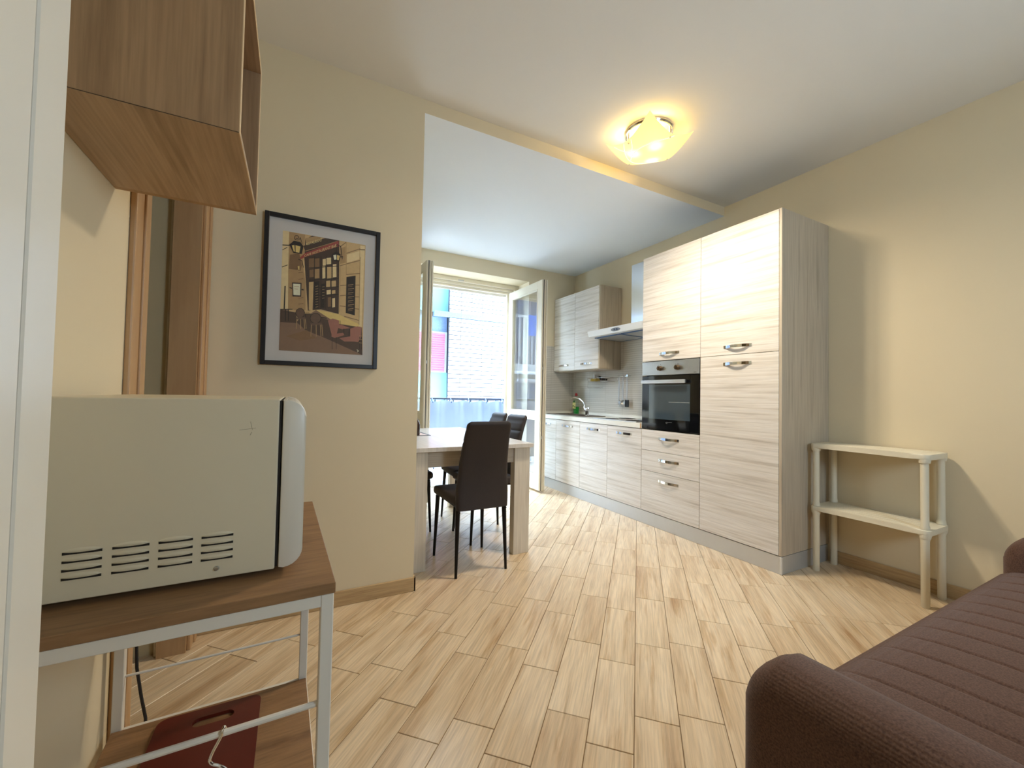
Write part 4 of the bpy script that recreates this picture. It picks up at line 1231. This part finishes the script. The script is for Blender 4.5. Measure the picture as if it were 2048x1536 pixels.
# ------------------------------------------------------------------ kitchen cart (local frame, turned a little)
KZ = 0.800
ct = thing('kitchen_cart', 'white metal kitchen cart with brown wood shelves', 'cart')
W2, L2 = 0.208, 0.290        # half sizes of top
part('top_shelf', bx((-W2, -L2, KZ-0.018), (W2, L2, KZ), 0.001), CART, ct)
for sx in (-1, 1):
    for sy in (-1, 1):
        x0, y0 = sx*(W2-0.012)-0.010, sy*(L2-0.012)-0.010
        part('leg', bx((x0, y0, 0.0), (x0+0.020, y0+0.020, KZ-0.018), 0.0015), WHITEM, ct)
for zr in (KZ-0.038, 0.284):
    for sy in (-1, 1):
        y0 = sy*(L2-0.012)
        part('rail', bx((-W2+0.022, y0-0.010, zr), (W2-0.022, y0+0.010, zr+0.020), 0.001), WHITEM, ct)
    for sx in (-1, 1):
        x0 = sx*(W2-0.012)
        part('rail', bx((x0-0.010, -L2+0.022, zr), (x0+0.010, L2-0.022, zr+0.020), 0.001), WHITEM, ct)
part('lower_shelf', bx((-W2+0.004, -L2+0.024, 0.304), (W2-0.004, L2-0.024, 0.312), 0.001), CART, ct)
part('cross_rod', tube([(-W2+0.02, L2-0.012, 0.43), (W2-0.02, L2-0.012, 0.43)], 0.003, 8), WHITEM, ct, True)
part('hanging_rod', tube([(-W2+0.02, -L2+0.012, 0.600), (W2-0.02, -L2+0.012, 0.600)], 0.0048, 10), WHITEM, ct, True)
ANG = math.radians(1.35)
CC = Vector((-0.1415, 1.0405, 0))
ct.location = CC; ct.rotation_euler = (0, 0, ANG)
def cartp(x, y, z):
    return Vector((CC.x+x*math.cos(ANG)-y*math.sin(ANG), CC.y+x*math.sin(ANG)+y*math.cos(ANG), z))
# red board lying on the lower shelf
def rrect(x0, y0, x1, y1, r, n=6):
    pts = []
    for cx, cy, a0 in ((x1-r, y1-r, 0), (x0+r, y1-r, 90), (x0+r, y0+r, 180), (x1-r, y0+r, 270)):
        for i in range(n+1):
            a = math.radians(a0+90*i/n)
            pts.append((cx+r*math.cos(a), cy+r*math.sin(a)))
    return pts
out = rrect(-0.262, 0.93, -0.050, 1.285, 0.022)
hol = rrect(-0.190, 1.222, -0.105, 1.253, 0.0155)
b = bmesh.new()
zA, zB = 0.3125, 0.3205
for z in (zA, zB):
    vo = [b.verts.new((x, y, z)) for x, y in out]; vh = [b.verts.new((x, y, z)) for x, y in hol]
    n = len(vo)
    for k in range(n):
        b.faces.new((vo[k], vo[(k+1) % n], vh[(k+1) % n], vh[k]))
b.verts.ensure_lookup_table()
n = len(out)
for base in (0, n):
    for k in range(n):
        b.faces.new([b.verts[i] for i in (base+k, base+(k+1) % n, 2*n+base+(k+1) % n, 2*n+base+k)])
single('chopping_board', b, mat('dark_red_plastic', lin(88, 24, 14), 0.3, var=0.1), 'dark red plastic board with handle slot on the lower cart shelf', 'board')
# hooks on the hanging rod
def smooth(pts, n=5):
    P = [Vector(p) for p in pts]
    out = []
    for i in range(len(P)-1):
        p0, p1, p2, p3 = P[max(i-1, 0)], P[i], P[i+1], P[min(i+2, len(P)-1)]
        for k in range(n):
            t_ = k/n
            out.append(0.5*((2*p1)+(p2-p0)*t_+(2*p0-5*p1+4*p2-p3)*t_*t_+(3*p1-p0-3*p2+p3)*t_**3))
    return out+[P[-1]]
def shook(lx, label):
    p = cartp(lx, -L2+0.012, 0.600)
    r = 0.0074
    pts = [(p.x+0.004, p.y+r+0.001, p.z-0.003)] + [(p.x+0.004-0.004*a/180, p.y+r*math.cos(math.radians(a)), p.z+r*math.sin(math.radians(a))) for a in range(20, 200, 40)]
    pts += [(p.x-0.010, p.y-0.012, p.z-0.018), (p.x-0.011, p.y-0.012, p.z-0.030), (p.x+0.003, p.y-0.011, p.z-0.042), (p.x+0.011, p.y-0.010, p.z-0.056), (p.x+0.009, p.y-0.010, p.z-0.082), (p.x-0.004, p.y-0.010, p.z-0.094), (p.x-0.015, p.y-0.010, p.z-0.086), (p.x-0.017, p.y-0.010, p.z-0.074)]
    single('s_hook', tube(smooth(pts), 0.0021, 8), CHROME, label, 'hook', 'hooks on the cart rod', True)
shook(0.055, 'chrome S hook on the white cart rod, over the red board')
shook(-0.100, 'chrome S hook on the white cart rod, beside the white cupboard')
# ------------------------------------------------------------------ microwave
mw = thing('microwave_oven', 'cream microwave oven standing on the brown cart', 'microwave', (-0.16, 1.06, KZ))
MX0, MX1, MY0, MY1, MZ0, MZ1 = -0.335, -0.0155, 0.830, 1.275, KZ+0.010, 1.1045
part('case', bx((MX0, MY0, MZ0), (MX1-0.004, MY1, MZ1), 0.002, 2), APPL, mw)
part('gap', bx((MX1-0.005, MY0+0.004, MZ0+0.003), (MX1, MY1-0.004, MZ1-0.003)), BLACK, mw)
prof = []
MD = 0.0385
for (px, pz, a0) in ((MX1+MD-0.030, MZ1-0.030-0.001, 90), (MX1+MD-0.030, MZ0+0.030, 0)):
    for i in range(7):
        a = math.radians(a0-90*i/6)
        prof.append((px+0.030*math.cos(a), pz+0.030*math.sin(a)))
prof += [(MX1+0.0015, MZ0+0.002), (MX1+0.0015, MZ1-0.001)]
b = prism(prof, 'y', MY0-0.001, MY1)
bmesh.ops.bevel(b, geom=[e for e in b.edges if abs(e.verts[0].co.y-e.verts[1].co.y) < 1e-6], offset=0.003, segments=2, profile=0.5, affect='EDGES')
part('door', b, APPLD, mw, True, 40)
for fx_ in (MX0+0.03, MX1-0.03):
    for fy_ in (MY0+0.04, MY1-0.04):
        part('foot', lathe([(0.010, 0), (0.012, 0.011), (0, 0.011)], (fx_, fy_, KZ), 10), BLACK, mw)
# pressed louvres: raised lip with a dark slot below
def louvre():
    b = bmesh.new()
    L, Hh = 0.0225, 0.0048
    n = 10
    top, lip, bot = [], [], []
    for i in range(n+1):
        s = -1+2*i/n
        e = (1-abs(s)**3.0)
        top.append(b.verts.new((s*L, 0.0, Hh*e)))
        lip.append(b.verts.new((s*L, -0.0042*e-0.0002, -0.0008*e)))
        bot.append(b.verts.new((s*L, 0.0, -0.0012*e)))
    for k in range(n):
        b.faces.new((top[k], top[k+1], lip[k+1], lip[k]))
        b.faces.new((lip[k], lip[k+1], bot[k+1], bot[k]))
    return to_mesh('louvre', b, APPL, True)
LV = louvre()
SLOT = to_mesh('vent_slot', bx((-0.0215, -0.0006, -0.0042), (0.0215, 0.0, -0.0006)), BLACK)
for g in range(4):
    for r in range(4):
        x, z = -0.2645+g*0.0541, 0.881-r*0.0122
        l = inst('louvre', LV, (x, MY0, z), mw)
        inst('vent_slot', SLOT, (0, 0, 0), l, world=False)
part('screw', lathe([(0, -0.003), (0.003, -0.0025), (0.0042, 0)], (-0.1025, MY0, 0.826), 10, axis='y'), STEEL, mw, True)
b = tube([(-0.062, MY0-0.0001, 1.066), (-0.059, MY0-0.0001, 1.052)], 0.0003, 5)
tube([(-0.078, MY0-0.0002, 1.052), (-0.054, MY0-0.0002, 1.055)], 0.0003, 5, bm=b)
tube([(-0.060, MY0-0.0002, 1.048), (-0.062, MY0-0.0002, 1.043)], 0.0004, 5, bm=b)
part('scratch', b, mat('scratch_dark', lin(150, 138, 114), 0.8), mw)
part('top_clip', tube([(MX1+0.006, MY0+0.01, MZ1-0.001), (MX1+0.010, MY0+0.010, MZ1+0.0035), (MX1+0.018, MY0+0.010, MZ1+0.001), (MX1+0.024, MY0+0.01, MZ1-0.010)], 0.0008, 6), APPLD, mw)
# power cord hanging behind the cart
pts = [(-0.327, 1.345, 0.83), (-0.325, 1.352, 0.62), (-0.326, 1.358, 0.48), (-0.324, 1.36, 0.42), (-0.313, 1.36, 0.345), (-0.303, 1.36, 0.29), (-0.300, 1.365, 0.15), (-0.31, 1.37, 0.03), (-0.33, 1.31, 0.006), (-0.335, 1.2, 0.006)]
single('power_cord', tube(pts, 0.0036, 8), BLACK, 'black power cord hanging down behind the cart', 'cord', smooth=True)

# ------------------------------------------------------------------ ivory plastic shelving unit against the right wall
ps = thing('plastic_shelf', 'ivory plastic two-tier shelf unit against the right wall', 'shelf unit', (3.2, 1.21, 0))
LX0, LX1, LY0, LY1 = 3.090, 3.318, 0.945, 1.478
for lx in (LX0, LX1):
    for ly in (LY0, LY1):
        part('leg', lathe([(0, 0), (0.017, 0), (0.019, 0.004), (0.019, 0.36), (0.021, 0.37), (0.021, 0.385)], (lx, ly, 0), 18), PLASTIC, ps, True)
        part('leg', lathe([(0.021, 0.425), (0.021, 0.44), (0.018, 0.45), (0.018, 0.80)], (lx, ly, 0), 18), PLASTIC, ps, True)
def ptier(z0, z1):
    # outline with bulged corners round each leg and a gently waisted front
    pts = []
    x0, x1, y0, y1 = LX0-0.028, LX1+0.028, LY0-0.028, LY1+0.028
    r = 0.030
    def arc(cx, cy, a0):
        return [(cx+r*math.cos(math.radians(a0+15*i)), cy+r*math.sin(math.radians(a0+15*i))) for i in range(7)]
    pts += arc(x1-r, y1-r, 0) + arc(x0+r, y1-r, 90)
    for i in range(1, 12):
        s = i/12
        pts.append((x0+0.014*math.sin(math.pi*s)**0.5, y1-r-s*(y1-y0-2*r)))
    pts += arc(x0+r, y0+r, 180) + arc(x1-r, y0+r, 270)
    b = prism(pts, 'z', z0, z1)
    bmesh.ops.bevel(b, geom=[e for e in b.edges if abs(e.verts[0].co.z-e.verts[1].co.z) < 1e-6], offset=0.006, segments=2, profile=0.5, affect='EDGES')
    return b
for (z0, z1) in ((0.388, 0.424), (0.800, 0.836)):
    o = part('tier', ptier(z0+0.006, z1), PLASTIC, ps, True, 40)
    for lx in (LX0, LX1):
        for ly in (LY0, LY1):
            part('socket', lathe([(0.024, z0-0.012), (0.027, z0+0.004), (0.027, z0+0.010)], (lx, ly, 0), 18), PLASTIC, o, True)
    for i in range(5):
        part('rib', bx((LX0+0.02+i*0.045, LY0+0.03, z1-0.0005), (LX0+0.028+i*0.045, LY1-0.03, z1+0.0012), 0.0005), PLASTIC, o)

# ------------------------------------------------------------------ ceiling lamp
LC = Vector((1.985, 1.915, ZC))
lp = thing('ceiling_lamp', 'square curved glass ceiling lamp, switched on', 'ceiling lamp', LC)
part('base_ring', lathe([(0.150, -0.001), (0.152, -0.012), (0.146, -0.022), (0.138, -0.022), (0.138, -0.001)], LC, 36), CHROME, lp, True)
part('base_plate', lathe([(0, -0.001), (0.137, -0.001), (0.137, -0.006), (0, -0.006)], LC, 30), WHITEM, lp)
HS = 0.190
def shade_z(u, v):
    r2 = u*u+v*v
    c = abs(u*v)
    return -0.150+0.030*r2+0.050*c**1.5
def shade(u, v):
    a, c = u*2-1, v*2-1
    return (LC.x+a*HS, LC.y+c*HS, LC.z+shade_z(a, c))
b = grid(shade, 25, 25)
bmesh.ops.solidify(b, geom=b.faces[:], thickness=0.004)
WARM = (1.0, 0.74, 0.36, 1)
BULBS = ((-0.02, -0.075), (0.08, 0.045), (-0.075, 0.055))
m, tr, p = nt('amber_frosted_glass')
setp(p, Base_Color=(0.80, 0.66, 0.40, 1), Roughness=0.3)
p.inputs['Emission Color'].default_value = (1.0, 0.78, 0.27, 1)
# the glass glows more where a bulb sits close behind it
co = tr.nodes.new('ShaderNodeTexCoord')
acc = None
for (dx, dy) in BULBS:
    vd = tr.nodes.new('ShaderNodeVectorMath'); vd.operation = 'DISTANCE'
    vd.inputs[1].default_value = (dx, dy, -0.12)
    tr.links.new(co.outputs['Object'], vd.inputs[0])
    mr = tr.nodes.new('ShaderNodeMapRange'); mr.interpolation_type = 'SMOOTHERSTEP'
    mr.inputs['From Min'].default_value = 0.075; mr.inputs['From Max'].default_value = 0.0
    mr.inputs['To Min'].default_value = 0.0; mr.inputs['To Max'].default_value = 2.2
    tr.links.new(vd.outputs['Value'], mr.inputs['Value'])
    ad = tr.nodes.new('ShaderNodeMath'); ad.operation = 'ADD'
    tr.links.new(mr.outputs[0], ad.inputs[0])
    if acc is None: ad.inputs[1].default_value = SHADE_GLOW
    else: tr.links.new(acc.outputs[0], ad.inputs[1])
    acc = ad
tr.links.new(acc.outputs[0], p.inputs['Emission Strength'])
SHADE = m
sh = part('shade', b, SHADE, lp, True, 40)
# etched curves on the glass
ETCH = mat('etched_line', lin(255, 246, 214), 0.5, emit=(1, 0.86, 0.55, 1), es=0.9)
def etch(f):
    pts = []
    for i in range(25):
        a, c = f(i/24)
        pts.append((LC.x+a*HS, LC.y+c*HS, LC.z+shade_z(a, c)-0.0045))
    part('etched_line', tube(pts, 0.0022, 6), ETCH, sh, True)
etch(lambda s: (-0.98+1.7*s, 0.15+0.55*math.sin(3.0*s)))
etch(lambda s: (0.1-0.6*math.sin(2.6*s), -0.98+1.6*s))
etch(lambda s: (-0.95+0.35*math.sin(math.pi*s), -0.15+0.8*s))
for (cx_, cy_) in ((0, -1), (-1, 0), (1, 0), (0, 1)):
    part('clip', lathe([(0, -0.010), (0.006, -0.008), (0.006, 0.060), (0, 0.060)], (LC.x+cx_*0.172, LC.y+cy_*0.172, LC.z-0.124), 10), CHROME, lp, True)
for k, (dx, dy) in enumerate(BULBS):
    c = (LC.x+dx, LC.y+dy, LC.z-0.052)
    part('bulb', lathe([(0, -0.018), (0.012, -0.014), (0.018, 0), (0.013, 0.014), (0.010, 0.03), (0.010, 0.044)], c, 14), mat('bulb_glow', (1, 1, 1, 1), 0.3, emit=(1, 0.80, 0.46, 1), es=12.0) if 'bulb_glow' not in bpy.data.materials else bpy.data.materials['bulb_glow'], lp, True)
    ld = bpy.data.lights.new('bulb_light', 'POINT')
    ld.energy = BULB_W; ld.color = (1.0, 0.74, 0.34); ld.shadow_soft_size = 0.015
    lo = bpy.data.objects.new('bulb_light', ld); C.objects.link(lo); lo.parent = lp
    lo.location = Vector(c)-LC+Vector((0.028*(1 if dx > 0 else -1), 0.028*(1 if dy > 0 else -1), 0))
    ld = bpy.data.lights.new('bulb_spot', 'SPOT')
    ld.energy = SPOT_W; ld.color = LAMP_COL; ld.shadow_soft_size = 0.035; ld.spot_size = math.radians(172); ld.spot_blend = 0.9
    lo = bpy.data.objects.new('bulb_spot', ld); C.objects.link(lo); lo.parent = lp
    lo.location = Vector((dx, dy, shade_z(dx/HS, dy/HS)-0.040))

# ------------------------------------------------------------------ sofa
def fabric():
    m, t, p = nt('brown_ribbed_fabric')
    setp(p, Roughness=0.9, Specular_IOR_Level=0.2, Sheen_Weight=0.12, Sheen_Roughness=0.5)
    co = t.nodes.new('ShaderNodeTexCoord')
    nz = t.nodes.new('ShaderNodeTexNoise'); nz.inputs['Scale'].default_value = 260; nz.inputs['Detail'].default_value = 3
    t.links.new(co.outputs['Object'], nz.inputs['Vector'])
    r = ramp(t, [(0.3, lin(72, 50, 40)), (0.7, lin(106, 78, 64))])
    t.links.new(nz.outputs['Fac'], r.inputs['Fac']); t.links.new(r.outputs[0], p.inputs['Base Color'])
    wv = t.nodes.new('ShaderNodeTexWave'); wv.wave_type = 'BANDS'; wv.bands_direction = 'Z'
    wv.inputs['Scale'].default_value = 55; wv.inputs['Distortion'].default_value = 0.6
    t.links.new(co.outputs['Object'], wv.inputs['Vector'])
    bp = t.nodes.new('ShaderNodeBump'); bp.inputs['Strength'].default_value = 0.22; bp.inputs['Distance'].default_value = 0.002
    t.links.new(wv.outputs['Fac'], bp.inputs['Height']); t.links.new(bp.outputs[0], p.inputs['Normal'])
    return m
FAB = fabric()
sf = thing('sofa', 'brown ribbed fabric sofa with rounded arms', 'sofa', (1.66, 0.12, 0))
AX = (0.872, 1.050, 2.66, 2.838)       # arm extents
SY0, SYF = -0.36, 0.615
def arm(x0, x1):
    b = bx((x0, SY0, 0.05), (x1, 0.585, 0.580), 0.074, 8)
    for v in b.verts:                  # bow the front end out a little at the top
        if v.co.y > 0.45:
            t_ = min(1.0, (v.co.y-0.45)/0.135)
            v.co.z -= 0.055*t_*t_*max(0, (v.co.z-0.25))/0.33
    return b
part('arm', arm(AX[0], AX[1]), FAB, sf, True, 60)
part('arm', arm(AX[2], AX[3]), FAB, sf, True, 60)
sx0, sx1 = AX[1]-0.012, AX[2]+0.012
prof = [(-0.20, 0.452), (-0.05, 0.456), (0.12, 0.456), (0.28, 0.452), (0.40, 0.446), (0.48, 0.438), (0.54, 0.424), (0.58, 0.402), (0.605, 0.370), (SYF, 0.33), (SYF, 0.26), (SYF-0.005, 0.20), (SYF-0.015, 0.165)]
NX = 420
seams = [1.17+i*0.118 for i in range(13)]
def seat(u, v):
    x = sx0+u*(sx1-sx0)
    j = v*(len(prof)-1); i = min(int(j), len(prof)-2); f = j-i
    y = prof[i][0]*(1-f)+prof[i+1][0]*f; z = prof[i][1]*(1-f)+prof[i+1][1]*f
    g = 0
    for q in seams:
        g += math.exp(-((x-q)/0.0055)**2)
    fade = 1.0 if y < 0.47 else max(0.0, 1-(y-0.47)/0.1)
    d = min(abs(x-q) for q in seams)
    z -= 0.0055*g*fade
    z += 0.0012*fade*(1-math.exp(-(d/0.03)**2))
    return (x, y, z)
b = grid(seat, NX, 40)
part('seat_cushion', b, FAB, sf, True, 60)
part('seat_base', bx((sx0, SY0, 0.06), (sx1, SYF-0.03, 0.40), 0.02, 2), FAB, sf)
b = bx((sx0, SY0, 0.40), (sx1, SY0+0.20, 0.86), 0.07, 6)
for v in b.verts:
    v.co.y -= (v.co.z-0.40)*0.12
part('backrest', b, FAB, sf, True, 60)
for fx_ in (0.95, 2.75):
    for fy_ in (-0.30, 0.50):
        part('foot', lathe([(0.018, 0), (0.024, 0.055), (0, 0.055)], (fx_, fy_, 0), 12), BLACK, sf)
